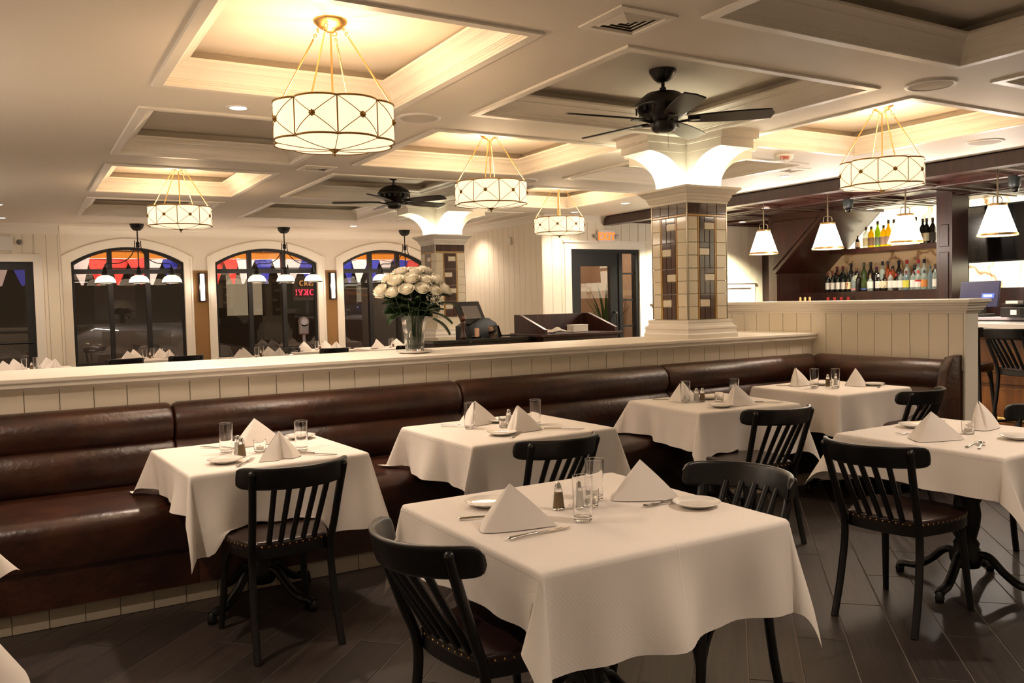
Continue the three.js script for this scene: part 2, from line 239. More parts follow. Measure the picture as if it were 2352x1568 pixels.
// vestibule block: side wall A, exit wall B with a glazed door
{
  const a = struct('wall_vestibule', boxAt(XA + 0.012, XA + 0.12, 0, 2.75, ZW, ZB - 0.01), M.groove);
  planks(a, 'z', ZW, ZB, 0, 2.67, XA + 0.012, -1, ZB, 0.165);
  mesh('crown_moulding', extrude([[0, 2.64], [-0.012, 2.64], [-0.016, 2.67], [-0.05, 2.71], [-0.08, 2.735], [-0.09, 2.75], [0, 2.75]], ZB - ZW + 0.0).translate(XA, 0, ZW), M.crown, a);
  const D0 = 7.37, D1 = 8.7, DT = 2.24;
  const b = struct('wall_exit', [boxAt(XA + 0.01, D0, 0, 2.75, ZB - 0.15, ZB - 0.012), boxAt(D1, 11.5, 0, 2.75, ZB - 0.15, ZB - 0.012), boxAt(D0, D1, DT, 2.75, ZB - 0.15, ZB - 0.012)], M.groove);
  planks(b, 'x', XA, D0, 0, 2.67, ZB - 0.012, 1, 7.03); planks(b, 'x', D1, 11.5, 0, 2.72, ZB - 0.012, 1, 7.03); planks(b, 'x', D0, D1, DT, 2.67, ZB - 0.012, 1, 7.03);
  mesh('crown_moulding', alongX(extrude([[0, 2.66], [0.012, 2.66], [0.016, 2.68], [0.05, 2.72], [0.08, 2.74], [0.09, 2.75], [0, 2.75]], 1.2)).translate(XA, 0, ZB), M.crown, b);
  const d = struct('door_2');
  mesh('casing', [boxAt(D0 - 0.12, D0, 0, DT, ZB, ZB + 0.02), boxAt(D1, D1 + 0.12, 0, DT, ZB, ZB + 0.02), boxAt(D0 - 0.12, D1 + 0.12, DT, DT + 0.1, ZB, ZB + 0.02), boxAt(D0 - 0.15, D1 + 0.15, DT + 0.1, DT + 0.13, ZB, ZB + 0.04)], M.trim, d);
  mesh('door_frame', [boxAt(D0, D0 + 0.06, 0, DT, ZB - 0.12, ZB - 0.01), boxAt(D1 - 0.06, D1, 0, DT, ZB - 0.12, ZB - 0.01), boxAt(D0 + 0.06, D1 - 0.06, DT - 0.06, DT, ZB - 0.12, ZB - 0.01), boxAt(8.3, 8.37, 0, DT - 0.06, ZB - 0.12, ZB - 0.01)], M.frame, d);
  const leaf = mesh('door_leaf', [boxAt(D0 + 0.06, D0 + 0.2, 0, DT - 0.06, ZB - 0.1, ZB - 0.03), boxAt(8.14, 8.3, 0, DT - 0.06, ZB - 0.1, ZB - 0.03), boxAt(D0 + 0.2, 8.14, DT - 0.26, DT - 0.06, ZB - 0.1, ZB - 0.03), boxAt(D0 + 0.2, 8.14, 0, 0.3, ZB - 0.1, ZB - 0.03)], M.frame, d);
  mesh('handle', tube([[8.2, 0.88, ZB - 0.03], [8.2, 0.9, ZB + 0.04], [8.2, 1.0, ZB + 0.05], [8.2, 1.14, ZB + 0.05], [8.2, 1.24, ZB + 0.04], [8.2, 1.26, ZB - 0.03]], 0.014), M.black, leaf);
  mesh('pane', boxAt(D0 + 0.19, 8.15, 0.29, DT - 0.25, ZB - 0.066, ZB - 0.065), M.pane, leaf);
  mesh('pane', boxAt(8.36, D1 - 0.05, 0.05, DT - 0.05, ZB - 0.066, ZB - 0.065), M.pane, d);
  mesh('glazing_bar', [0.6, 1.02, 1.44, 1.86].map((y) => boxAt(8.36, D1 - 0.05, y - 0.012, y + 0.012, ZB - 0.08, ZB - 0.05)), M.frame, d);
  // small hatch door low on the wall, right of the column
  const h = struct('door_3');
  mesh('casing', [boxAt(10.3, 11.28, 1.6, 1.68, ZB, ZB + 0.03), boxAt(11.2, 11.28, 0, 1.6, ZB, ZB + 0.03), boxAt(10.26, 11.32, 1.68, 1.71, ZB, ZB + 0.045), boxAt(10.3, 10.38, 0, 1.6, ZB, ZB + 0.03)], M.trim, h);
  mesh('door_leaf', boxAt(10.39, 11.19, 0, 1.59, ZB - 0.002, ZB + 0.012), M.trim, h);
  // the vestibule itself
  const v = struct('wall_vestibule_inside', [boxAt(XA + 0.12, 9.6, 0, 2.75, -13.2, -13.1), boxAt(9.5, 9.6, 0, 2.75, -13.2, ZB - 0.15)], S('#c9ad93', 0.8));
  mesh('ceiling_panel', boxAt(XA + 0.1, 9.6, 2.75, 2.8, -13.2, ZB - 0.1), M.paint, v);
  const lamp = thing('vestibule_ceiling_light', 'small round ceiling light inside the vestibule behind the exit door', 'light', [8.2, 2.7, -11.9]);
  mesh('diffuser', lathe([[0, 0], [0.1, 0.004], [0.13, 0.03], [0.13, 0.05]], 20), glow(SOFT, 2), lamp); point(SOFT, 2.2, 0, -0.12, 0, 0.08, lamp);
}
// bar: right wall, header beam and dark panelled soffit
const XB = 8.0, XBB = 11.6;
{
  const w = struct('wall_right', boxAt(11.5, 11.7, 0, 2.9, -10.9, 3.4), M.woodDeep);
  const s = struct('ceiling_bar', boxAt(XB, 11.6, 2.74, 2.8, -10.9, 3.3), M.woodDeep);
  for (let i = 0; i < 6; i++) { const z0 = -10.68 + i * 2.3; mesh('header_board', uvBox(rbox(0.06, 0.135, 2.297, 0.002, XB + 0.03, 2.683, z0 + 1.15), 1), M.wood, s); }
  mesh('header_lip', [boxAt(XB - 0.004, XB + 0.16, 2.612, 2.632, -10.69, 3.1), boxAt(XB + 0.06, XB + 0.16, 2.632, 2.74, -10.69, 3.1)], M.wood, s);
  const panel = [[0, 2.74], [0, 2.662], [-0.03, 2.662], [-0.034, 2.672], [-0.06, 2.676], [-0.06, 2.69], [-0.1, 2.69], [-0.1, 2.7], [-0.16, 2.7], [-0.16, 2.668], [-0.19, 2.668], [-0.19, 2.704], [-0.25, 2.704]];
  for (let i = 0; i < 10; i++) for (let j = 0; j < 3; j++) {
    const x0 = XB + 0.17 + j * 1.14, z0 = -10.66 + i * 1.16;
    mesh('soffit_frame', sweepRect(panel, x0, x0 + 1.13, z0, z0 + 1.15), M.wood, s);
    mesh('soffit_panel', boxAt(x0 + 0.2, x0 + 0.93, 2.7, 2.715, z0 + 0.2, z0 + 0.95), M.wood, s);
  }
}
// ================================================================ LAMPS AND CEILING FITTINGS
// drum pendants: scalloped glass drum on five brass rods
function scallop(R) { const n = 96, p = []; for (let i = 0; i < n; i++) { const t = i / n * 2 * PI, s = Math.abs(cos(4 * t)), r = R * (0.9 + 0.1 * Math.pow(s, 0.75)); p.push([r * cos(t), r * sin(t)]); } return p; }
const DRUM = (() => {
  const R = 0.32, pts = scallop(R), H0 = -0.095, H1 = 0.095, ring = (y) => pts.map(([x, z]) => [x, y, z]);
  const wall = parametric((u, v) => { const k = Math.round(u * 96) % 96; return [pts[k][0], H0 + (H1 - H0) * v, pts[k][1]]; }, 96, 1);
  const dish = parametric((u, v) => { const k = Math.round(u * 96) % 96; return [pts[k][0] * v, H0 - 0.03 * (1 - v * v), pts[k][1] * v]; }, 96, 6);
  const at = (t, y, o = 1.006) => { const s = Math.abs(cos(4 * t)), r = R * (0.9 + 0.1 * Math.pow(s, 0.75)) * o; return [r * cos(t), y, r * sin(t)]; };
  const rims = [H0, H1].map((y) => tube(ring(y), 0.0055, 192, 6, true)), ribs = [], cross = [], spokes = [], ros = [];
  for (let k = 0; k < 8; k++) {
    const a = PI / 8 + k * PI / 4, b = a + PI / 4, m = a + PI / 8;
    ribs.push(rod(at(a, H0), at(a, H1), 0.004, 0.004, 6));
    for (const [y0, y1] of [[H0, H1], [H1, H0]]) cross.push(tube([0, 0.17, 0.33, 0.5, 0.67, 0.83, 1].map((q) => at(a + (b - a) * q, y0 + (y1 - y0) * q)), 0.0022, 18, 5));
    spokes.push(tube([1, 0.75, 0.5, 0.25, 0.1].map((q) => { const p = at(a, 0, 1); return [p[0] * q, H0 - 0.03 * (1 - q * q) - 0.002, p[2] * q]; }), 0.0022, 12, 5));
    const c = at(m, 0, 1.012), g = new THREE.CylinderGeometry(0.013, 0.015, 0.01, 12).rotateX(PI / 2).rotateY(-m + PI / 2).translate(...c);
    const one = [g, sph(0.008, c[0] * 1.015, 0, c[2] * 1.015, 8)];
    for (let q = 0; q < 8; q++) { const w = q * PI / 4, tx = -sin(m), tz = cos(m); one.push(sph(0.0043, c[0] + tx * 0.0135 * cos(w), 0.0135 * sin(w), c[2] + tz * 0.0135 * cos(w), 6)); }
    ros.push(merge(one));
  }
  return { wall, dish, rims, ribs, cross, spokes, ros, at, H0, H1 };
})();
const drumGlass = glow(new THREE.Color(1, 0.79, 0.52), 1.2, '#f7ead4'), bulbMat = glow(SOFT, 6);
function drumPendant(x, z, yTop, yDrum, label) {
  const t = thing('drum_pendant_lamp', label, 'pendant lamp', [x, yDrum, z], 0.13, 'drum pendant lamps in the coffers');
  const sh = mesh('shade', [DRUM.wall, DRUM.dish], drumGlass, t);
  mesh('rim', DRUM.rims, M.antique, sh); DRUM.ribs.forEach((g) => mesh('rib', g, M.antique, sh)); mesh('cross_wires', DRUM.cross, M.antique, sh); mesh('spokes', DRUM.spokes, M.antique, sh); DRUM.ros.forEach((g) => mesh('rosette', g, M.antique, sh));
  mesh('finial', lathe([[0.0, -0.16], [0.006, -0.158], [0.008, -0.15], [0.004, -0.145], [0.012, -0.14], [0.028, -0.127], [0.036, -0.12], [0, -0.118]], 18), M.antique, t);
  const h = yTop - yDrum;
  mesh('canopy', lathe([[0, h - 0.06], [0.02, h - 0.06], [0.034, h - 0.045], [0.06, h - 0.038], [0.085, h - 0.014], [0.088, h - 0.004], [0.088, h]], 24), M.brass, t);
  for (let k = 0; k < 4; k++) { const a = PI / 4 + k * PI / 2, p0 = [0.07 * cos(a), h - 0.05, 0.07 * sin(a)], p1 = DRUM.at(a, DRUM.H1, 0.98), q = p0.map((v, i) => v + (p1[i] - v) * 0.1); mesh('rod', rod(q, p1, 0.0048), M.brass, t); mesh('hook', [new THREE.TorusGeometry(0.011, 0.0028, 6, 12).rotateY(a).translate(p0[0], p0[1] + 0.002, p0[2]), new THREE.TorusGeometry(0.009, 0.0028, 6, 12).rotateY(a + 1.2).translate(...p0.map((v, i) => v + (p1[i] - v) * 0.06))], M.brass, t); }
  mesh('rod', rod([0, h - 0.05, 0], [0, -0.11, 0], 0.0055), M.brass, t);
  for (let k = 0; k < 3; k++) { const a = k * 2 * PI / 3 + 0.4; mesh('bulb', [sph(0.026, 0.13 * cos(a), 0.02, 0.13 * sin(a), 12)], bulbMat, t); point(WARM, P_UP / 3, 0.13 * cos(a), 0.06, 0.13 * sin(a), 0.03, t); }
  rect(SOFT, P_DOWN, 0.45, 0.45, [0, -0.17, 0], [x, 0, z], t);
  return t;
}
const CT = CY + 0.2;
drumPendant(1.49, -4.33, CT, 2.405, 'large drum pendant lamp of scalloped glass, nearest the camera at upper left');
drumPendant(3.7, -6.6, CT, 2.42, 'drum pendant lamp hanging left of the near tiled column');
drumPendant(6.05, -4.36, CT, 2.405, 'drum pendant lamp hanging at the right in front of the bar header');
drumPendant(1.53, -9.35, CT, 2.42, 'drum pendant lamp hanging in front of the left arched window');
drumPendant(6.1, -9.1, CT, 2.42, 'smallest drum pendant lamp, in front of the wall with the exit sign');
// ceiling fans
const blade = (() => { const s = new THREE.Shape(); s.moveTo(0.16, -0.042); s.bezierCurveTo(0.3, -0.07, 0.5, -0.076, 0.68, -0.066); s.lineTo(0.7, 0); s.lineTo(0.68, 0.066); s.bezierCurveTo(0.5, 0.076, 0.3, 0.07, 0.16, 0.042); return new THREE.ExtrudeGeometry(s, { depth: 0.006, bevelEnabled: true, bevelSize: 0.002, bevelThickness: 0.002, bevelSegments: 1 }).rotateX(-PI / 2 - 0.22); })();
function fan(x, z, turn, label) {
  const t = thing('ceiling_fan', label, 'fan', [x, 2.62, z], turn, 'ceiling fans in the coffers'), h = CT - 2.62;
  mesh('canopy', lathe([[0, h - 0.085], [0.03, h - 0.08], [0.05, h - 0.06], [0.072, h - 0.02], [0.074, h]], 24).scale(1.2, 1, 1.2), M.fanBlack, t);
  mesh('downrod', [cyl(0.012, 0.012, h - 0.2, 0, h / 2 + 0.06), cyl(0.022, 0.02, 0.03, 0, 0.2)], M.fanBlack, t);
  mesh('motor_housing', lathe([[0, 0.19], [0.05, 0.188], [0.09, 0.175], [0.135, 0.135], [0.14, 0.115], [0.152, 0.105], [0.152, 0.085], [0.14, 0.075], [0.125, 0.04], [0.085, 0.01], [0.075, -0.01], [0, -0.01]], 32).scale(1.22, 1, 1.22), M.fanBlack, t);
  mesh('switch_cap', lathe([[0.072, 0], [0.074, -0.03], [0.066, -0.06], [0.045, -0.075], [0, -0.078]], 28).scale(1.15, 1, 1.15), M.fanBlack, t);
  mesh('housing_slots', Array.from({ length: 18 }, (_, i) => { const a = i * PI / 9; return box(0.006, 0.03, 0.02, 0, 0, 0).rotateY(-a).translate(0.178 * cos(a), 0.066, 0.178 * sin(a)); }), M.fanBlack, t).userData.kind = 'stuff';
  mesh('pull_chain', rod([0.03, -0.075, 0.02], [0.03, -0.17, 0.02], 0.0012), M.antique, t);
  for (let k = 0; k < 5; k++) { const g = new THREE.Group(); g.name = 'blade_assembly'; g.rotation.y = -k * 2 * PI / 5; t.add(g); mesh('blade', blade, M.fanPale, g).position.y = 0.0; mesh('blade_iron', [tube([[0.06, 0.0, 0], [0.1, -0.012, 0], [0.14, -0.008, 0], [0.2, 0.0, 0]], 0.009, 12, 6), box(0.07, 0.008, 0.05, 0.2, -0.005, 0)], M.fanBlack, g); }
}
fan(3.73, -4.31, 0.5, 'black five-blade ceiling fan in the coffer before the near column');
fan(3.78, -9.0, 0.2, 'black ceiling fan in the far coffer beside the middle drum lamp');
// recessed downlights
const lens = glow(COOL, 9);
function downlight(x, z, label, k = 1, y = CY) {
  const t = thing('recessed_downlight', label, 'downlight', [x, y, z], 0, 'recessed ceiling downlights');
  mesh('trim_ring', lathe([[0.052, -0.001], [0.056, -0.006], [0.072, -0.005], [0.076, 0.001]], 28), M.plastic, t);
  mesh('lens', cyl(0.053, 0.053, 0.003, 0, -0.002), lens, t);
  spot(SOFT, DOWN * k, [0, -0.03, 0], [0, -2, 0], 1.15, 0.7, 0.05, t);
}
downlight(1.3, -5.62, 'round downlight in the ceiling beam left of the near drum lamp');
downlight(4.82, -13.2, 'round downlight above the third arched window', 0.5);
downlight(6.45, -12.55, 'round downlight washing the planked vestibule side wall', 0.5);
downlight(7.15, -10.25, 'round downlight beside the smallest drum lamp', 0.8);
downlight(7.18, -9.1, 'round downlight above the exit sign, right of the smallest drum lamp', 0.8);
downlight(7.29, -6.44, 'round downlight by the bar header, between column and right drum lamp', 0.7);
downlight(7.35, -5.06, 'round downlight behind the rods of the right drum lamp', 0.7);
downlight(-0.12, -11.7, 'upper of two downlights at the left picture edge', 0.5); downlight(-0.1, -13.3, 'lower of two downlights at the left picture edge', 0.4);
// behind and beside the camera: the same fittings go on
for (const [x, z, k, l] of [[-0.2, -7.2, 0.8, 'left of the second drum lamp row'], [-0.4, -3.2, 0.9, 'left of the largest drum lamp'], [2.5, -0.9, 0.9, 'above the near side of the front table'], [5.02, -1.9, 0.9, 'above the right-hand table'], [0.4, 0.6, 0.8, 'just behind the camera'], [3.4, 1.4, 0.8, 'far behind the front table'], [7.3, -2.4, 0.8, 'above the aisle by the bar stools']]) downlight(x, z, 'round downlight outside the picture, ' + l, k);
// ceiling speakers, vents, smoke alarm
function speaker(x, z, label) { const t = thing('ceiling_speaker', label, 'speaker', [x, CY, z], 0, 'round ceiling speakers'); mesh('bezel', lathe([[0.128, -0.006], [0.135, -0.012], [0.15, -0.009], [0.155, 0.001]], 36), M.plastic, t); mesh('grille', lathe([[0, -0.012], [0.07, -0.011], [0.128, -0.007]], 36), S('#cfc6b8', 0.9), t); }
speaker(4.99, -3.25, 'round white ceiling speaker between the fan coffer and the top right coffer'); speaker(2.48, -5.42, 'round ceiling speaker right of the large near drum lamp'); speaker(7.34, -4.28, 'round ceiling speaker near the bar header at the right edge'); speaker(4.75, -7.75, 'round ceiling speaker behind the middle drum lamp');
function vent(x, z, s, label) { const t = thing('ceiling_vent', label, 'vent', [x, CY, z], 0, 'square ceiling air vents'); mesh('vent_frame', sweepRect([[0, 0.001], [0, -0.008], [-0.04, -0.012], [-0.045, -0.002]], -s, s, -s, s), M.trim, t); mesh('backing', box(2 * s - 0.06, 0.002, 2 * s - 0.06, 0, -0.001, 0), S('#6b6258', 0.9), t); for (let k = 0; k < 4; k++) { const q = s - 0.045 - k * 0.026 * s / 0.15; mesh('louvre', sweepRect([[0, -0.002], [-0.004, -0.003], [-0.022 * s / 0.15, -0.012], [-0.022 * s / 0.15, -0.009]], -q, q, -q, q), M.trim, t); } }
vent(2.52, -3.15, 0.165, 'square ceiling vent with nested louvres at top centre'); vent(2.5, -7.78, 0.15, 'small square ceiling vent behind the large near drum lamp'); vent(6.98, -6.1, 0.14, 'faint square ceiling vent left of the right drum lamp');
{
  const t = thing('fire_alarm_strobe', 'white round ceiling fire alarm lettered FIRE with a clear strobe dome', 'fire alarm', [6.2, CY, -5.5]);
  mesh('alarm_body', lathe([[0, -0.05], [0.06, -0.05], [0.085, -0.03], [0.09, 0]], 28), M.plastic, t); mesh('strobe_dome', new THREE.SphereGeometry(0.026, 14, 8).translate(0.02, -0.062, 0.02), Ph('#ffffff', 0.1, { transmission: 0.8, thickness: 0 }), t);
  mesh('lettering', text('FIRE', 0.03, 0.002).rotateY(-0.55).translate(-0.06, -0.036, 0.068), S('#b03020', 0.6), t);
}
// ================================================================ COLUMNS with tiles, crown cove light and curved brackets
function column(cx, cz, y0, label) {
  const t = thing('tiled_column', label, 'column', [cx, 0, cz], 0, 'tiled columns'), a = 0.215, yb = 1.275, yt = 2.135, yc = 2.225;
  mesh('plinth', sweepRect([[0.06, y0], [0.06, y0 + 0.035], [0.054, y0 + 0.045], [0.05, y0 + 0.07], [0.056, y0 + 0.08], [0.052, y0 + 0.095], [0.036, y0 + 0.104], [0.03, y0 + 0.125], [0.034, y0 + 0.132], [0.034, y0 + 0.15], [-0.05, y0 + 0.155]], -a, a, -a, a), M.trim, t);
  if (y0 < 1) mesh('pedestal', boxAt(-0.31, 0.31, 0, y0, -0.31, 0.31), M.trim, t);
  mesh('core', boxAt(-a + 0.006, a - 0.006, y0, 2.3, -a + 0.006, a - 0.006), M.grout, t);
  const geos = {}, faces = [[0, 1], [-1, 0], [1, 0], [0, -1]];
  const tile = (u0, u1, v0, v1, mat, n) => {   // u from -a to a seen from outside
    const w = u1 - u0 - 0.005, h = v1 - v0 - 0.005, k = w.toFixed(3) + h.toFixed(3); geos[k] ??= new RoundedBoxGeometry(w, h, 0.01, 1, 0.0018);
    faces.forEach(([nx, nz]) => { const m = mesh(n, geos[k], mat, t), u = (u0 + u1) / 2; m.position.set(nx * a + nz * u, (v0 + v1) / 2, nz * a - nx * u); m.rotation.y = Math.atan2(nx, nz); });
  };
  const rows = 8, h = (yt - 0.02 - yb) / rows, e = a - 0.004, s0 = -0.088, s1 = 0.078;
  for (let r = 0; r < rows; r++) { tile(-e, s0 - 0.02, yb + r * h, yb + (r + 1) * h, M.tileCream, 'cream_tile'); tile(s1 + 0.02, e, yb + r * h, yb + (r + 1) * h, M.tileCream, 'cream_tile'); if (r % 2) continue; for (const u of [[s0 - 0.02, s0], [s1, s1 + 0.02]]) tile(u[0], u[1], yb + r * h, yb + (r + 2) * h, M.tileGold, 'gold_strip'); }
  tile(-e, 0, yt - 0.02, yt, M.tileGold, 'gold_strip'); tile(0, e, yt - 0.02, yt, M.tileGold, 'gold_strip');
  for (let k = 0; k < 4; k++) tile(-e + k * e / 2, -e + (k + 1) * e / 2, yt, yc, M.tileBrown, 'brown_tile');
  const w3 = (s1 - s0) / 3;
  for (let k = 0; k < 4; k++) {
    const v = yb + k * 2 * h, H = 2 * h, left = k % 2 === 1, c = left ? s0 : s1 - w3, o = left ? s0 + w3 : s0;
    tile(c, c + w3, v, v + H, M.tileBrown, 'brown_tile');
    tile(o, o + 2 * w3, v + H * 0.78, v + H, M.tileBrown, 'brown_tile'); tile(o, o + 2 * w3, v + H * 0.5, v + H * 0.78, M.tileCream, 'cream_tile');
    tile(o, o + w3, v, v + H * 0.5, M.tileBrown, 'brown_tile'); tile(o + w3, o + 2 * w3, v, v + H * 0.5, M.tileBrown, 'brown_tile');
  }
  for (const [sx, sz] of [[-1, -1], [-1, 1], [1, -1], [1, 1]]) mesh('corner_strip', box(0.009, yc - yb, 0.009, sx * (a + 0.001), (yc + yb) / 2, sz * (a + 0.001)), M.nickel, t);
  mesh('crown', sweepRect([[0, yc - 0.005], [0.012, yc], [0.012, yc + 0.018], [0.02, yc + 0.024], [0.03, yc + 0.05], [0.036, yc + 0.054], [0.036, yc + 0.07], [0.052, yc + 0.078], [0.072, yc + 0.1], [0.084, yc + 0.108], [0.09, yc + 0.112], [0.09, yc + 0.13], [0.075, yc + 0.13], [0.072, yc + 0.1], [0.0, yc + 0.095], [-0.1, yc + 0.095]], -a, a, -a, a), M.trim, t);
  mesh('upper_shaft', boxAt(-0.12, 0.12, yc + 0.08, CY, -0.12, 0.12), M.trim, t);
  const yk = yc + 0.09, br = []; br.push([-0.13, yk], [0.0, yk]); for (let i = 0; i <= 16; i++) { const q = i / 16 * PI / 2; br.push([0.36 * (1 - cos(q)) , yk + 0.06 + 0.25 * sin(q)]); } br.push([-0.13, yk + 0.31]);
  const bw = 0.34, bg = extrude(br, bw).translate(0, 0, -bw / 2);
  for (let k = 0; k < 4; k++) {
    const g = new THREE.Group(); g.name = 'bracket'; g.rotation.y = k * PI / 2; t.add(g);
    mesh('bracket_curve', bg.clone().translate(a - 0.01, 0, 0), M.trim, g);
    const x0 = a + 0.35; mesh('bracket_cap', [boxAt(0.1, x0, yk + 0.31, CY - 0.06, -bw / 2 - 0.005, bw / 2 + 0.005), boxAt(0.1, x0 + 0.02, CY - 0.06, CY - 0.052, -bw / 2 - 0.025, bw / 2 + 0.025), boxAt(0.1, x0 + 0.035, CY - 0.052, CY, -bw / 2 - 0.03, bw / 2 + 0.03)], M.trim, g);
    // cove light strip hidden on the crown ledge
    mesh('light_strip', boxAt(a + 0.045, a + 0.06, yc + 0.1, yc + 0.106, -0.22, 0.22), glow(UPL, 5), g);
    const L = new THREE.RectAreaLight(UPL, COVE, 0.44, 0.014); L.position.set(a + 0.052, yc + 0.11, 0); g.add(L); L.lookAt(L.getWorldPosition(V()).add(V(-0.25, 1, 0).applyAxisAngle(V(0, 1, 0), k * PI / 2))); 
  }
  return t;
}
column(4.92, -5.385, CAP, 'cream and brown tiled column standing on the banquette wall');
column(4.97, -10.22, 0.97, 'far tiled column behind the vase of roses');
// two sconces on the left wall, outside the picture, that brighten the ceiling at its left edge
[-5.4, -9.8].forEach((z, i) => { const t = thing('uplight_sconce', 'bowl uplight sconce on the left wall, ' + (i ? 'the farther' : 'the nearer') + ' one outside the picture', 'sconce', [-1.59, 2.1, z], 0, 'uplight sconces on the left wall'); mesh('bowl', lathe([[0, 0], [0.06, 0.01], [0.12, 0.06], [0.15, 0.12], [0.145, 0.12], [0.115, 0.065], [0, 0.015]], 24).translate(0.15, 0, 0), glow(SOFT, 1.2), t); mesh('wall_arm', box(0.15, 0.04, 0.05, 0.075, 0.02, 0), M.brass, t); point(COOL, 3.2, 0.15, 0.2, 0, 0.06, t); });
// ================================================================ BANQUETTE
{
  let t = thing('banquette', 'long brown leather banquette along the low planked wall', 'banquette', [0, 0, 0]);
  const arc = (cx, cy, rx, ry, a0, a1, n) => Array.from({ length: n + 1 }, (_, i) => { const a = a0 + (a1 - a0) * i / n; return [cx + rx * cos(a), cy + ry * sin(a)]; });
  const roll = [[0, 0.75], [0, 0.9], ...arc(0.045, 0.822, 0.095, 0.089, PI / 2, -PI / 2 + 0.25, 16), [0.04, 0.745]];
  const back = [[0, 0.5], [0, 0.745], [0.04, 0.75], ...arc(0.06, 0.62, 0.105, 0.125, PI / 2 - 0.25, -PI / 2 + 0.35, 14), [0.06, 0.5]];
  const seat = [[0.02, 0.36], [0.02, 0.49], [0.14, 0.502], [0.3, 0.507], [0.5, 0.506], [0.62, 0.5], ...arc(0.68, 0.44, 0.06, 0.055, PI / 2, -0.1, 8), [0.738, 0.36], [0.73, 0.3], [0.02, 0.3]];
  const base = [[0.02, 0.1], [0.02, 0.298], [0.725, 0.296], [0.722, 0.1]];
  const place = (pts, len, bev) => toCreasedNormals(extrude(pts, len - 2 * bev, bev).translate(0, 0, bev), 0.6);
  const onX = (name, pts, x0, x1, mat, bev = 0.014) => mesh(name, uvBox(alongX(place(pts, x1 - x0, bev)).translate(x0, 0, ZL + 0.006), 1), mat, t);
  const onZ = (name, pts, z0, z1, mat, bev = 0.014) => mesh(name, uvBox(flip(place(pts, z1 - z0, bev).scale(-1, 1, 1)).translate(XH - 0.006, 0, z0), 1), mat, t);
  const cuts = [-1.59, 0.735, 2.52, 4.3, 6.02];
  for (let i = 0; i < 4; i++) { onX('headroll', roll, cuts[i], cuts[i + 1], M.leather, 0.03); onX('back_cushion', back, cuts[i], cuts[i + 1], M.leather, 0.02); onX('seat_cushion', seat, cuts[i], Math.min(cuts[i + 1], 5.5), M.leather, 0.012); onX('seat_base', base, cuts[i], Math.min(cuts[i + 1], 5.4), M.leather, 0.003); }
  const long = t; t = thing('banquette', 'short brown leather return of the banquette against the bar partition', 'banquette', [0, 0, 0]);
  onZ('headroll', roll, -5.02, -3.8, M.leather, 0.03); onZ('back_cushion', back, -5.02, -3.8, M.leather, 0.02); onZ('seat_cushion', seat, -4.38, -3.8, M.leather, 0.012); onZ('seat_base', base, -4.38, -3.8, M.leather, 0.003);
  mesh('seat_cushion', uvBox(rbox(0.58, 0.2, 0.7, 0.02, 5.79, 0.4, -4.73), 1), M.leather, long);
  mesh('end_panel', uvBox(toCreasedNormals(extrude([[0, 0.1], [0.76, 0.1], [0.77, 0.46], [0.6, 0.53], [0.3, 0.6], [0.2, 0.72], [0.17, 0.86], [0.1, 0.955], [0, 0.965]].map(([x, y]) => [-x, y]), 0.05, 0.012).translate(XH - 0.006, 0, -3.79), 0.5), 1), M.leather, t);
  const tg = new RoundedBoxGeometry(0.147, 0.098, 0.012, 1, 0.002);
  for (let x = -1.5; x < 5.3; x += 0.15) mesh('plinth_tile', tg, M.tilePale, long).position.set(x, 0.05, -4.411);
  mesh('plinth_core', boxAt(-1.59, 5.4, 0.001, 0.1, -5.05, -4.418), M.grout, long);
}
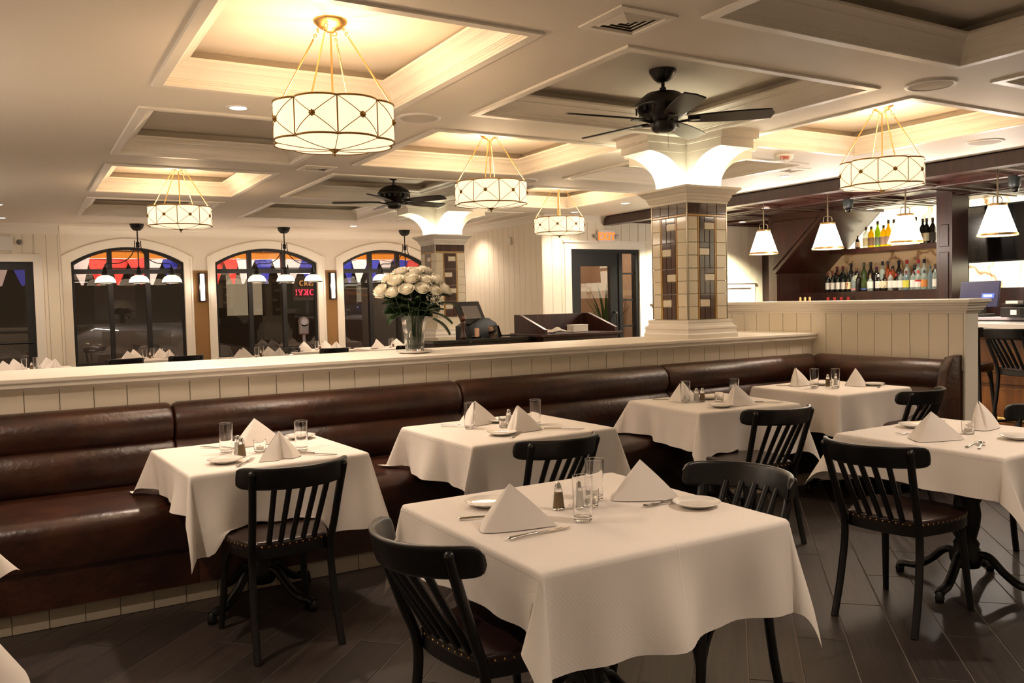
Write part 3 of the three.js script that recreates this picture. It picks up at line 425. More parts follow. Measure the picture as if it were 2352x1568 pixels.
// ================================================================ CHAIRS
const seatShape = (k = 1) => { const s = new THREE.Shape(); s.moveTo(-0.15 * k, 0.19 * k); s.bezierCurveTo(-0.2 * k, 0.06 * k, -0.23 * k, -0.08 * k, -0.2 * k, -0.16 * k); s.bezierCurveTo(-0.16 * k, -0.225 * k, 0.16 * k, -0.225 * k, 0.2 * k, -0.16 * k); s.bezierCurveTo(0.23 * k, -0.08 * k, 0.2 * k, 0.06 * k, 0.15 * k, 0.19 * k); s.bezierCurveTo(0.08 * k, 0.215 * k, -0.08 * k, 0.215 * k, -0.15 * k, 0.19 * k); return s; };
const crestAt = (s) => { const R = 0.249, a = s * 1.205; return [R * sin(a), 0.152 + R * cos(a)]; };   // plan position along the bent rail
const CH = (() => {
  const g = {};
  g.crest = parametric((u, v) => { const s = u * 2 - 1, [x, z] = crestAt(s), a = v * 2 * PI, e = 1 - Math.pow(Math.abs(s), 16) * 0.9, c = cos(a), n = sin(a), hh = 0.047 * Math.sqrt(e), tt = 0.0115 * (e > 0.5 ? 1 : e * 2), q = Math.sign(c) * Math.pow(Math.abs(c), 0.35) * hh, w = Math.sign(n) * Math.pow(Math.abs(n), 0.5) * tt, l = Math.hypot(x, z - 0.152); return [x + x / l * w, 0.775 + q, z + (z - 0.152) / l * w + (q) * 0.25]; }, 48, 20);
  g.rear = [-1, 1].map((s) => tube([[s * 0.182, 0, 0.275], [s * 0.176, 0.2, 0.225], [s * 0.17, 0.42, 0.205], [s * 0.1767, 0.545, 0.247], [s * 0.1834, 0.67, 0.29], [s * 0.192, 0.795, 0.333]], 0.0165, 26, 10));
  g.front = [-1, 1].map((s) => rod([s * 0.2, 0, -0.225], [s * 0.172, 0.45, -0.165], 0.0135, 0.019, 12));
  g.cap = [-1, 1].map((s) => sph(0.0175, s * 0.192, 0.795, 0.331, 12));
  g.slat = [-2, -1, 0, 1, 2].map((k) => { const x1 = k * 0.056, [, z1] = [0, Math.sqrt(0.249 * 0.249 - x1 * x1) + 0.148], x0 = k * 0.048; return rod([x0, 0.45, 0.192], [x1, 0.75, z1 - 0.012], 0.0125, 0.0125, 8); });
  g.frame = new THREE.ExtrudeGeometry(seatShape(1.02), { depth: 0.04, bevelEnabled: true, bevelSize: 0.004, bevelThickness: 0.004, bevelSegments: 2, curveSegments: 10 }).rotateX(PI / 2).translate(0, 0.452, 0);
  g.seat = (() => { const ge = new THREE.ExtrudeGeometry(seatShape(0.99), { depth: 0.012, bevelEnabled: true, bevelSize: 0.012, bevelThickness: 0.012, bevelSegments: 4, curveSegments: 12 }).rotateX(-PI / 2).scale(1, 1, -1).translate(0, 0.458, 0); return toCreasedNormals(flip(ge), 0.9); })();
  g.nails = (() => { const pts = seatShape(1.035).getSpacedPoints(52), l = []; for (const p of pts) l.push(new THREE.SphereGeometry(0.005, 6, 4).translate(p.x, 0.461, p.y)); return merge(l); })();
  g.brace = [-1, 1].map((s) => tube([[s * 0.19, 0.17, -0.2], [s * 0.186, 0.3, -0.175], [s * 0.18, 0.385, -0.12], [s * 0.178, 0.42, -0.03]], 0.009, 18, 7));
  g.brace2 = [-1, 1].map((s) => tube([[s * 0.192, 0.18, -0.2], [s * 0.165, 0.32, -0.185], [s * 0.11, 0.4, -0.19], [s * 0.04, 0.425, -0.2]], 0.009, 18, 7));
  return g;
})();
function buildChair(label, pos, turn) {
  const t = thing('dining_chair', label, 'chair', pos, turn, 'black slat-back dining chairs');
  mesh('seat', CH.seat, M.leatherDark, t); mesh('seat_frame', CH.frame, M.black, t); mesh('nailheads', CH.nails, M.brass, t).userData.kind = 'stuff';
  CH.rear.forEach((g) => mesh('leg', g, M.black, t)); CH.front.forEach((g) => mesh('leg', g, M.black, t)); CH.cap.forEach((g) => mesh('post_cap', g, M.black, t));
  CH.slat.forEach((g) => mesh('slat', g, M.black, t)); CH.brace.forEach((g) => mesh('brace', g, M.black, t)); CH.brace2.forEach((g) => mesh('brace', g, M.black, t));
  mesh('crest_rail', CH.crest, M.black, t); return t;
}
const chairSpots = [
  ['black slat-back chair drawn up to the leftmost banquette table', [0.96, 0, -3.74], 0.05],
  ['black slat-back chair at the second banquette table from the left', [2.18, 0, -3.6], 0.05],
  ['black slat-back chair at the third banquette table, behind the front table', [3.796, 0, -3.657], -0.167],
  ['black slat-back chair at the corner banquette table by the bar wall', [5.11, 0, -3.7], 0.08],
  ['black slat-back chair nearest the camera, left of the front table', [1.25, 0, -2.216], -PI / 2 + 0.16],
  ['black slat-back chair on the right side of the front table', [2.0, 0, -2.2], PI / 2 + 0.16],
  ['black slat-back chair in front of the right-hand table with iron base', [3.447, 0, -2.38], -PI / 2 + 0.145],
  ['black chair half hidden behind the right-hand table at the picture edge', [4.5, 0, -2.4], PI / 2 + 0.05],
];
let chair0; chairSpots.forEach(([l, p, a], i) => { if (i) copyOf(chair0, l, p, a); else chair0 = buildChair(l, p, a); });
// ================================================================ TABLES with cloths
const TY = 0.748;
const TB = (() => {
  const col = lathe([[0, 0.1], [0.06, 0.1], [0.075, 0.13], [0.078, 0.16], [0.055, 0.2], [0.06, 0.215], [0.045, 0.24], [0.06, 0.3], [0.066, 0.36], [0.055, 0.44], [0.036, 0.52], [0.032, 0.62], [0.042, 0.64], [0.04, 0.66], [0.06, 0.7], [0.062, 0.715], [0, 0.715]], 20);
  const leg = tube([[0.04, 0.17, 0], [0.1, 0.165, 0], [0.17, 0.1, 0], [0.24, 0.055, 0], [0.3, 0.05, 0], [0.325, 0.04, 0]], 0.019, 20, 8).scale(1, 1, 1.25), foot = lathe([[0, 0], [0.018, 0], [0.022, 0.02], [0.014, 0.05], [0, 0.055]], 12).translate(0.325, 0, 0);
  const plate = [box(0.55, 0.012, 0.05, 0, 0.72, 0), box(0.05, 0.012, 0.55, 0, 0.72, 0)];
  return { col, leg: merge([leg, foot]), plate };
})();
function clothGeo(w, d, drops, o = {}) {   // drops: left, right, near, far
  const [dl, dr, dn, df] = drops, a = w / 2, b = d / 2, N = 84, ph = o.seed ?? 0, R = 0.012, top = TY + 0.004, turn = o.turn ?? 0;
  const lin = (t, e0, e1, h) => { const L = e0 + e1 + 2 * h, k = [0, e0 / L, (e0 + 2 * h) / L, 1], s = [0, 0.3, 0.7, 1]; let i = 0; while (i < 2 && t > s[i + 1]) i++; return (k[i] + (k[i + 1] - k[i]) * (t - s[i]) / (s[i + 1] - s[i])) * L - e0 - h; };
  const wave = (p, s) => (0.5 * sin(p * 9 + ph * 3.1) + 0.3 * sin(p * 17 + ph * 5.3) + 0.2 * sin(p * 29 + ph)) * 0.065 * smooth(0.0, 0.35, s);
  const fn = (ti, tj) => {
    const u = lin(ti, dl, dr, a), v = lin(tj, df, dn, b), du = Math.max(Math.abs(u) - a, 0), dv = Math.max(Math.abs(v) - b, 0), su = Math.sign(u), sv = Math.sign(v);
    let x, y, z;
    if (!du && !dv) { x = u; z = v; y = top + 0.0012 * sin(u * 11 + ph) * sin(v * 9 + ph * 2); }
    else {
      const r = Math.hypot(du, dv), q = Math.min(r / R, PI / 2), fall = r < R * PI / 2 ? R * (1 - cos(q)) : R + (r - R * PI / 2), outw = R * sin(q);
      const cx = su * a, cz = sv * b;
      if (!dv) { x = cx + su * (outw + 0.006 + wave(v, r) + 0.05 * r * r); z = v; y = top - fall; }
      else if (!du) { z = cz + sv * (outw + 0.006 + wave(u + 2, r) + 0.05 * r * r); x = u; y = top - fall; }
      else {
        const th = Math.atan2(dv, du), c = o.corners?.[(su > 0 ? 1 : 0) + (sv > 0 ? 2 : 0)] ?? [0.55, 0], am = c[0], al = am * Math.pow(sin(2 * th), 0.45), dir = th + (PI / 4 - th) * 0.25 + c[1] * sin(2 * th), so = Math.sin(al) * Math.max(0, r - R);
        const bl = cos(th) ** 2, wx = wave(sv * b, r) * bl, wz = wave(su * a + 2, r) * (1 - bl);
        x = cx + su * (outw * cos(th) + 0.006 + so * cos(dir) + wx + 0.05 * r * r * bl); z = cz + sv * (outw * sin(th) + 0.006 + so * sin(dir) + wz + 0.05 * r * r * (1 - bl));
        y = top - R * (1 - cos(q)) - Math.max(0, r - R * PI / 2) * cos(al);
      }
    }
    const X = x * cos(turn) + z * sin(turn), Z = -x * sin(turn) + z * cos(turn);
    for (const s of o.seats ?? []) { const D = Math.hypot(X - s[0], Z - s[1]), k = 1 - smooth(s[2] * 0.82, s[2] * 1.2, D); if (y < s[3]) y = y + (s[3] + 0.004 * sin(u * 40) - y) * k; }
    if (o.bench !== undefined && Z < o.bench && y < 0.53) y += (0.53 - y) * smooth(0, 0.05, o.bench - Z);
    return [X, y, Z];
  };
  const g = parametric(fn, N, N), uv = g.attributes.uv; for (let i = 0; i < uv.count; i++) uv.setXY(i, uv.getX(i), uv.getY(i)); return g;
}
function table(key, cx, cz, w, d, turn, drops, labels, o = {}) {
  const t = thing('dining_table', labels[0], 'table', [cx, 0, cz], turn, 'pedestal dining tables under white cloths');
  mesh('table_top', rbox(w, 0.026, d, 0.006, 0, TY - 0.0145, 0), M.woodDeep, t); mesh('top_plate', TB.plate, M.iron, t); mesh('pedestal', TB.col, M.iron, t);
  for (let k = 0; k < 4; k++) mesh('leg', TB.leg, M.iron, t).rotation.y = k * PI / 2 + (o.legs ?? 0.2);
  const c = mesh('tablecloth', clothGeo(w, d, drops, { ...o, turn, seats: (o.seats ?? []).map(([x, z, r, y]) => [x - cx, z - cz, r, y]), bench: o.bench !== undefined ? o.bench - cz : undefined }), M.cloth); c.position.set(cx, 0, cz);
  tag(c, labels[1], 'tablecloth', 'white tablecloths');
}
const seatOf = (i) => [chairSpots[i][1][0], chairSpots[i][1][2], 0.24, 0.492];
table('F', 1.615, -2.295, 0.9, 0.89, 0, [0.2, 0.3, 0.3, 0.3], ['dining table nearest the camera, its top under a white cloth', 'white cloth draped over the front table, its corner hanging towards the camera'], { seats: [seatOf(4), seatOf(5)], seed: 1, corners: [[0.3, 0], [0.2, 0.2], [0.4, 0.25], [0.18, 0.1]] });
table('A', 1.0, -4.21, 0.8, 0.78, 0.06, [0.2, 0.3, 0.36, 0.3], ['dining table at the left end of the banquette', 'white cloth on the leftmost banquette table with long hanging corner points'], { seats: [seatOf(0)], bench: -4.35, seed: 2, corners: [[0.45, 0], [0.3, 0], [0.26, 0.2], [0.32, 0.2]], legs: 0.5 });
table('B', 2.36, -4.1, 0.88, 0.8, 0.03, [0.25, 0.3, 0.34, 0.3], ['second dining table along the banquette', 'white cloth on the second banquette table, its left corner bunched up'], { seats: [seatOf(1)], bench: -4.35, seed: 3, corners: [[0.5, 0], [0.3, 0], [0.22, -0.3], [0.3, 0]] });
table('C', 4.02, -4.2, 0.78, 0.76, -0.1, [0.25, 0.32, 0.32, 0.3], ['third dining table along the banquette', 'white cloth on the third banquette table behind the front table'], { seats: [seatOf(2)], bench: -4.35, seed: 4, corners: [[0.5, 0], [0.3, 0], [0.3, 0], [0.3, 0]] });
table('D', 5.33, -4.3, 0.78, 0.78, 0, [0.3, 0.3, 0.34, 0.3], ['dining table in the corner of the banquette by the bar wall', 'white cloth on the corner banquette table'], { seats: [seatOf(3)], bench: -4.35, seed: 5, corners: [[0.3, 0], [0.3, 0], [0.25, 0.3], [0.3, 0]] });
table('E', 4.0, -2.42, 0.84, 0.82, 0, [0.2, 0.26, 0.3, 0.26], ['right-hand dining table standing on a curled iron pedestal', 'white cloth on the right-hand table with a pointed hanging corner'], { seats: [seatOf(6), seatOf(7)], seed: 6, corners: [[0.4, 0.2], [0.3, 0], [0.28, 0.2], [0.3, 0]] });
// a corner of one more cloth at the left picture edge
table('G', -0.62, -3.15, 0.8, 0.8, 0.0, [0.25, 0.3, 0.3, 0.25], ['dining table mostly outside the left picture edge', 'white cloth corner just showing at the left picture edge'], { seed: 7, corners: [[0.5, 0], [0.75, 0], [0.5, 0], [0.75, 0]] });
// ================================================================ PLACE SETTINGS
const CT0 = TY + 0.007;   // top of the cloth
const K = (() => {
  const g = {};
  g.tall = lathe([[0, 0.001], [0.027, 0.001], [0.029, 0.004], [0.0335, 0.144], [0.0325, 0.145], [0.0315, 0.144], [0.0275, 0.018], [0.024, 0.014], [0, 0.013]], 28);
  g.short = lathe([[0, 0.001], [0.026, 0.001], [0.028, 0.004], [0.031, 0.058], [0.03, 0.059], [0.0288, 0.058], [0.0255, 0.014], [0.02, 0.01], [0, 0.01]], 24);
  g.candle = lathe([[0, 0.011], [0.018, 0.011], [0.018, 0.026], [0.0165, 0.027], [0, 0.0255]], 16);
  g.wick = rod([0, 0.025, 0], [0, 0.032, 0], 0.0008);
  g.plate = lathe([[0, 0.004], [0.045, 0.004], [0.048, 0.002], [0.05, 0.004], [0.064, 0.009], [0.08, 0.016], [0.081, 0.0175], [0.079, 0.0185], [0.062, 0.0125], [0.05, 0.0085], [0, 0.008]], 36);
  g.shaker = lathe([[0, 0.001], [0.02, 0.001], [0.021, 0.006], [0.0135, 0.07], [0.0125, 0.072], [0, 0.072]], 8);
  g.fill = lathe([[0, 0.008], [0.0165, 0.008], [0.0118, 0.056], [0, 0.056]], 8);
  g.cap = lathe([[0, 0.092], [0.004, 0.0915], [0.009, 0.088], [0.0115, 0.08], [0.0105, 0.076], [0.013, 0.074], [0.0135, 0.07], [0, 0.07]], 16);
  const flat = (pts, dep, bev = 0.0006) => new THREE.ExtrudeGeometry(shapeOf(pts), { depth: dep, bevelEnabled: true, bevelSize: bev, bevelThickness: bev, bevelSegments: 1 }).rotateX(-PI / 2);
  g.handle = parametric((u, v) => { const x = u * 0.1, w = 0.0042 + 0.0045 * smooth(0.35, 1, u) - 0.004 * smooth(0.93, 1, u), a = v * 2 * PI; return [-x - 0.02, 0.0035 + 0.0022 * sin(a) * (0.5 + 0.5 * (1 - smooth(0.97, 1, u))), w * cos(a)]; }, 20, 10);
  g.tines = (() => { const l = [parametric((u, v) => { const x = u * 0.035 - 0.02, w = 0.003 + 0.009 * smooth(0.2, 1, u), a = v * 2 * PI; return [x, 0.004 - 0.004 * sin(u * PI) * 0.6 + 0.0013 * sin(a), w * cos(a)]; }, 8, 8)]; for (let k = 0; k < 4; k++) l.push(tube([[0.012, 0.0035, -0.0095 + k * 0.0063], [0.035, 0.0025, -0.0095 + k * 0.0063], [0.062, 0.0075, -0.009 + k * 0.006]], 0.0015, 8, 5)); return merge(l); })();
  g.bowl = parametric((u, v) => { const r = 0.5 * (1 - cos(u * PI)), x = -0.02 + 0.066 * r, w = 0.0025 + 0.0175 * Math.pow(sin(PI * Math.min(1, r * 0.93 + 0.07)), 0.7), s = v * 2 - 1; return [x, 0.002 + 0.0075 * s * s + 0.0022 * (1 - r), w * s]; }, 16, 10);
  g.kHandle = parametric((u, v) => { const x = u * 0.105, w = 0.0052 + 0.0035 * smooth(0.2, 1, u) - 0.005 * smooth(0.95, 1, u), a = v * 2 * PI; return [-x, 0.0048 + 0.004 * sin(a) * (1 - 0.9 * smooth(0.96, 1, u)), w * cos(a)]; }, 18, 10);
  g.blade = flat([[0, -0.0045], [0.05, -0.0075], [0.1, -0.0085], [0.122, -0.003], [0.128, 0.004], [0.1, 0.005], [0, 0.0045]], 0.0012).translate(0, 0.003, 0);
  // napkins: a stiff square folded into a standing cone, two shapes
  const cone = (base, apex, curl, lift = 0) => parametric((u, v) => { const n = base.length - 1, k = Math.min(n - 1, Math.floor(u * n)), f = u * n - k, sm = f, B = base[k].map((q, i) => q + (base[k + 1][i] - q) * sm), s = Math.pow(v, 0.96), bulge = curl * sin(PI * v) * sin(PI * u); return [apex[0] + (B[0] - apex[0]) * s, apex[1] * (1 - s) + lift * s * s + 0.004 * sin(PI * v), apex[2] + (B[1] - apex[2]) * s + bulge]; }, 36, 14);
  const curve = (pts) => new THREE.CatmullRomCurve3(pts.map(([x, z]) => V(x, 0, z)), false, 'catmullrom', 0.4).getPoints(36).map((p) => [p.x, p.z]);
  const dome = (g) => { return g; };
  g.napA = [dome(cone(curve([[-0.095, -0.075], [-0.115, 0.01], [-0.11, 0.062], [-0.02, 0.068], [0.125, 0.045]]), [-0.012, 0.132, -0.012], 0.006)), dome(cone(curve([[0.125, 0.041], [0.09, 0.0], [0.0, -0.03], [-0.09, -0.08]]), [-0.01, 0.13, -0.016], -0.004))];
  g.napB = [dome(cone(curve([[0.09, -0.09], [0.12, -0.02], [0.05, 0.04], [-0.06, 0.075], [-0.075, 0.055], [-0.055, 0.03]]), [-0.02, 0.138, -0.02], 0.012)), dome(cone(curve([[0.09, -0.09], [-0.02, -0.06], [-0.09, 0.0], [-0.105, 0.035], [-0.095, 0.06], [-0.062, 0.078]]), [-0.024, 0.136, -0.024], -0.006))];
  g.napC = [dome(cone(curve([[-0.12, 0.0], [-0.05, 0.04], [0.0, 0.02], [0.03, 0.06], [0.1, 0.03]]), [0.01, 0.125, -0.02], 0.004)), dome(cone(curve([[-0.12, 0.0], [-0.04, -0.06], [0.06, -0.07], [0.1, 0.03]]), [0.008, 0.123, -0.024], -0.004))];
  return g;
})();
const salt = S('#f2efe8', 0.9), pepper = S('#8f7854', 0.95), wax = Ph('#f6efe2', 0.5, { transmission: 0.2, thickness: 0 });
const GR = { tall: 'tall highball glasses', short: 'votive candle glasses', plate: 'white bread plates', shaker: 'glass salt and pepper shakers', nap: 'folded white napkins', fork: 'forks', spoon: 'spoons', knife: 'table knives' };
const BUILD = {
  tall: (l, p) => { const t = thing('highball_glass', l, 'glass', p, 0, GR.tall); mesh('glass_wall', K.tall, M.solidGlass, t); return t; },
  short: (l, p) => { const t = thing('votive_glass', l, 'candle glass', p, 0, GR.short); mesh('glass_wall', K.short, M.solidGlass, t); mesh('candle', K.candle, wax, t); mesh('wick', K.wick, M.black, t); return t; },
  plate: (l, p) => { const t = thing('bread_plate', l, 'plate', p, 0, GR.plate); mesh('dish', K.plate, M.china, t); return t; },
  salt: (l, p) => { const t = thing('salt_shaker', l, 'shaker', p, 0.3, GR.shaker); mesh('glass_body', K.shaker, M.solidGlass, t); mesh('salt', K.fill, salt, t); mesh('cap', K.cap, M.chrome, t); return t; },
  pepper: (l, p) => { const t = thing('pepper_shaker', l, 'shaker', p, 0.3, GR.shaker); mesh('glass_body', K.shaker, M.solidGlass, t); mesh('pepper', K.fill, pepper, t); mesh('cap', K.cap, M.chrome, t); return t; },
  fork: (l, p) => { const t = thing('fork', l, 'fork', p, 0, GR.fork); mesh('handle', K.handle, M.steel, t); mesh('tines', K.tines, M.steel, t); return t; },
  spoon: (l, p) => { const t = thing('spoon', l, 'spoon', p, 0, GR.spoon); mesh('handle', K.handle, M.steel, t); mesh('bowl', K.bowl, M.steel, t); return t; },
  knife: (l, p) => { const t = thing('table_knife', l, 'knife', p, 0, GR.knife); mesh('handle', K.kHandle, M.steel, t); mesh('blade', K.blade, M.steel, t); return t; },
  napA: (l, p) => { const t = thing('napkin', l, 'napkin', p, 0, GR.nap); mesh('front_fold', K.napA[0], M.linen, t); mesh('back_fold', K.napA[1], M.linen, t); return t; },
  napB: (l, p) => { const t = thing('napkin', l, 'napkin', p, 0, GR.nap); mesh('front_fold', K.napB[0], M.linen, t); mesh('back_fold', K.napB[1], M.linen, t); return t; },
  napC: (l, p) => { const t = thing('napkin', l, 'napkin', p, 0, GR.nap); mesh('front_fold', K.napC[0], M.linen, t); mesh('back_fold', K.napC[1], M.linen, t); return t; },
};
const proto = {};
function put(kind, label, x, z, turn = 0, y = CT0) { let o; if (proto[kind]) o = copyOf(proto[kind], label, [x, y, z], turn); else { o = proto[kind] = BUILD[kind](label, [x, y, z]); o.rotation.y = turn; } return o; }
const lay = (where, list) => { for (const [kind, what, x, z, turn] of list) put(kind, what + ' ' + where, x, z, turn ?? 0); };
lay('on the front table', [
  ['plate', 'white bread plate behind the left napkin', 1.385, -2.55], ['plate', 'white bread plate by the far right corner', 1.955, -2.12],
  ['napA', 'large white napkin folded to a point at left', 1.33, -2.27, -0.32], ['napA', 'white folded napkin leaning at right', 1.9, -2.33, -0.6], ['knife', 'table knife lying before the left napkin', 1.33, -2.143, 0.03], ['knife', 'knife end showing left of the napkin', 1.31, -2.4, -0.35],
  ['tall', 'nearer tall empty glass', 1.535, -2.19], ['tall', 'farther tall empty glass', 1.735, -2.4], ['pepper', 'pepper shaker left of the nearer glass', 1.555, -2.36], ['salt', 'salt shaker behind the nearer glass', 1.612, -2.325], ['short', 'votive candle seen through the nearer glass', 1.665, -2.33],
  ['fork', 'left of two forks beside the right napkin', 1.87, -2.22, 3.3], ['fork', 'right of two forks next to the plate', 1.925, -2.205, 3.25],
]);
lay('on the leftmost banquette table', [
  ['plate', 'white bread plate at the front left', 0.80, -3.98], ['plate', 'white bread plate at the back right', 1.29, -4.46], ['tall', 'tall glass at left', 0.862, -4.25], ['tall', 'tall glass at right', 1.185, -4.08],
  ['pepper', 'pepper shaker beside the left glass', 0.9, -4.09], ['salt', 'salt shaker hidden behind the pepper', 0.9, -4.17], ['short', 'votive candle glass', 1.005, -4.17],
  ['napC', 'white napkin cone at the front', 1.04, -3.93, 0.35], ['napA', 'white napkin standing at the back', 1.06, -4.43, 0.15], ['knife', 'table knife at the front right', 1.2, -3.93, -0.9], ['fork', 'fork by the front plate', 0.89, -3.93, 2.2], ['knife', 'knife behind the left glass', 0.86, -4.4, 2.2],
]);
lay('on the second banquette table', [
  ['plate', 'white bread plate at the front', 2.2, -3.87], ['plate', 'white bread plate at the back', 2.42, -4.3], ['tall', 'tall glass at left', 2.17, -4.18], ['tall', 'tall glass at right', 2.53, -4.06], ['salt', 'salt shaker', 2.4, -4.14], ['pepper', 'pepper shaker', 2.44, -4.12], ['short', 'votive candle glass', 2.34, -4.09],
  ['napA', 'white napkin standing behind the left glass', 2.3, -4.32, 0.2], ['napB', 'white napkin standing at the front', 2.36, -3.92, -0.25], ['knife', 'table knife at far left', 2.15, -4.29, -0.75], ['knife', 'table knife at right', 2.55, -3.83, -0.75], ['fork', 'fork beside the front plate', 2.27, -3.83, 2.35],
]);
lay('on the third banquette table', [
  ['plate', 'white bread plate at the front', 3.86, -3.95], ['plate', 'white bread plate at the back', 4.1, -4.33], ['tall', 'tall glass at left', 3.85, -4.27], ['tall', 'tall glass at right', 4.2, -4.17], ['salt', 'salt shaker', 3.93, -4.25], ['pepper', 'pepper shaker', 3.965, -4.23], ['short', 'votive candle glass', 4.06, -4.17],
  ['napA', 'white napkin standing behind the left glass', 3.93, -4.37, 0.4], ['napB', 'white napkin standing at the front', 4.02, -3.95, -0.5], ['knife', 'table knife at right', 4.22, -3.93, -0.8], ['knife', 'table knife at far left', 3.85, -4.45, -0.8],
]);
lay('on the corner banquette table', [
  ['plate', 'white bread plate at right', 5.62, -4.13], ['plate', 'white bread plate behind the shakers', 5.38, -4.42], ['tall', 'tall glass at left', 5.16, -4.3], ['tall', 'tall glass at right', 5.27, -4.2], ['pepper', 'pepper shaker', 5.31, -4.3], ['salt', 'salt shaker', 5.39, -4.29],
  ['napB', 'white napkin standing at left', 5.23, -4.5, -0.2], ['napA', 'white napkin standing at right', 5.55, -4.22, 0.5], ['knife', 'table knife at left', 5.15, -4.52, -0.8], ['fork', 'fork beside the right napkin', 5.58, -4.07, 2.4],
]);
lay('on the right-hand table', [
  ['plate', 'white bread plate behind the left napkin', 4.02, -2.71], ['plate', 'white bread plate at right', 4.05, -2.2], ['fork', 'fork left of the napkin', 3.8, -2.6, 0.3], ['napA', 'white napkin standing at left', 3.76, -2.43, -0.42], ['short', 'votive candle glass', 4.03, -2.43], ['napB', 'white napkin standing at right', 4.26, -2.48, -0.2],
  ['spoon', 'spoon lying at the front', 3.77, -2.21, 0.45], ['knife', 'knife under the spoon', 3.75, -2.24, 0.3], ['spoon', 'spoon behind the votive', 4.2, -2.68, 3.6], ['fork', 'fork at the right edge', 4.3, -2.27, 2.6],
]);
// ================================================================ VASE OF ROSES on the wall cap
{
  const px = 2.37, pz = -5.36, y = CAP + 0.001;
  const s = thing('vase_saucer', 'white oval saucer under the rose vase', 'plate', [px, y, pz]); mesh('dish', lathe([[0, 0.002], [0.1, 0.002], [0.115, 0.008], [0.125, 0.016], [0.122, 0.018], [0.105, 0.011], [0, 0.009]], 36), M.china, s);
  const v = thing('glass_vase', 'tall flared glass vase holding white roses on the low wall', 'vase', [px, y + 0.011, pz]);
  const fl = (n, k) => { const g = lathe([[0, 0], [0.06, 0], [0.064, 0.006], [0.07, 0.08], [0.082, 0.17], [0.096, 0.245], [0.094, 0.246], [0.079, 0.17], [0.066, 0.08], [0.058, 0.016], [0, 0.014]], 48), p = g.attributes.position; for (let i = 0; i < p.count; i++) { const x = p.getX(i), z = p.getZ(i), f = 1 + 0.018 * sin(Math.atan2(z, x) * 12); p.setX(i, x * f); p.setZ(i, z * f); } g.computeVertexNormals(); return g; };
  mesh('glass_wall', fl(), M.solidGlass, v); mesh('water', lathe([[0, 0.016], [0.055, 0.018], [0.064, 0.08], [0.07, 0.125], [0, 0.125]], 24), Ph('#dfe8d4', 0.03, { transmission: 1, thickness: 0.05, ior: 1.33 }), v);
  const petal = S('#f7f1df', 0.75, { bumpMap: weave, bumpScale: 0.0003 }), stemM = S('#2c4a1e', 0.7), leafM = Ph('#1d3514', 0.45, { transmission: 0.15, thickness: 0 });
  const bloom = (() => {
    const l = []; l.push(sph(0.017, 0, 0.016, 0, 10));
    for (let ringI = 0; ringI < 4; ringI++) for (let k = 0; k < 5; k++) { const a0 = k * 2 * PI / 5 + ringI * 0.63, R = [0.013, 0.021, 0.03, 0.037][ringI], H = [0.04, 0.041, 0.038, 0.03][ringI], fl2 = [0, 0.05, 0.25, 0.6][ringI]; l.push(parametric((u, w) => { const a = a0 + (u - 0.5) * 1.75, r = R * (0.45 + 0.55 * sin(Math.min(1, w * 1.15) * PI / 2)) + fl2 * 0.012 * w * w * w, h = H * w * (1 - 0.18 * (2 * u - 1) ** 2); return [r * cos(a), h - 0.004 - ringI * 0.001, r * sin(a)]; }, 6, 5)); }
    l.push(new THREE.ConeGeometry(0.014, 0.016, 8).rotateX(PI).translate(0, -0.008, 0)); return merge(l);
  })();
  let first; const spots = []; for (let r = 0; r < 4; r++) { const n = [1, 6, 11, 14][r]; for (let k = 0; k < n; k++) { const a = k / n * 2 * PI + r * 0.7, R = [0, 0.095, 0.175, 0.225][r] * rr(0.94, 1.06), h = [0.53, 0.505, 0.455, 0.385][r] + rr(-0.014, 0.014); spots.push([R * cos(a), h, R * sin(a) * 0.8]); } }
  spots.forEach(([x, h, z], i) => {
    const g = new THREE.Group(), nm = numbered('rose'); g.name = nm; g.position.set(px, y + 0.03, pz); scene.add(g); tag(g, 'white rose in full bloom in the dense bouquet on the low wall', 'rose', 'white roses in the vase');
    const b = mesh('bloom', bloom, petal, g); b.position.set(x, h, z); const d = V(x * 1.5, 0.35, z * 1.5).normalize(); b.quaternion.setFromUnitVectors(V(0, 1, 0), d); b.rotateY(i); b.scale.setScalar(rr(1.2, 1.4));
    const q = 0.06; mesh('stem', tube([[-x * 0.16, 0.0, -z * 0.16], [x * 0.22, 0.19, z * 0.22], [x * 0.62, h * 0.66, z * 0.62], [x - d.x * 0.012, h - d.y * 0.012, z - d.z * 0.012]], 0.0028, 14, 5), stemM, g);
  });
  const inner = []; for (let i = 0; i < 46; i++) { const a = rr(0, 2 * PI), q = rr(0.1, 0.9), b2 = a + rr(-0.5, 0.5); inner.push(rod([0.05 * q * cos(a), 0.0, 0.05 * q * sin(a)], [0.085 * q * cos(b2), 0.25, 0.085 * q * sin(b2)], 0.0032, 0.0032, 5)); }
  const ib = mesh('stem_bundle', inner, stemM); ib.position.set(px, y + 0.03, pz); tag(ib, 'tangle of green flower stems inside the glass vase', 'stems'); ib.userData.kind = 'stuff';
  const leaf = (() => { const g = parametric((u, w) => { const x = (u * 2 - 1), W = 0.03 * Math.pow(sin(PI * Math.min(1, w * 0.96 + 0.02)), 0.8); return [W * x, 0.012 * x * x + 0.012 * sin(w * 3), w * 0.13]; }, 6, 10); return g; })();
  const fol = thing('bouquet_foliage', 'dark green leaves beneath the white roses', 'foliage', [px, y + 0.03, pz]);
  for (let i = 0; i < 150; i++) { const a = rr(0, 2 * PI), R = rr(0.03, 0.13), h = rr(0.23, 0.38), m = mesh('leaf', leaf, leafM, fol); m.position.set(R * cos(a), h, R * sin(a) * 0.8); m.rotation.set(rr(-0.9, 0.3), PI / 2 - a + rr(-0.7, 0.7), rr(-0.6, 0.6)); m.scale.setScalar(rr(0.7, 1.05)); }
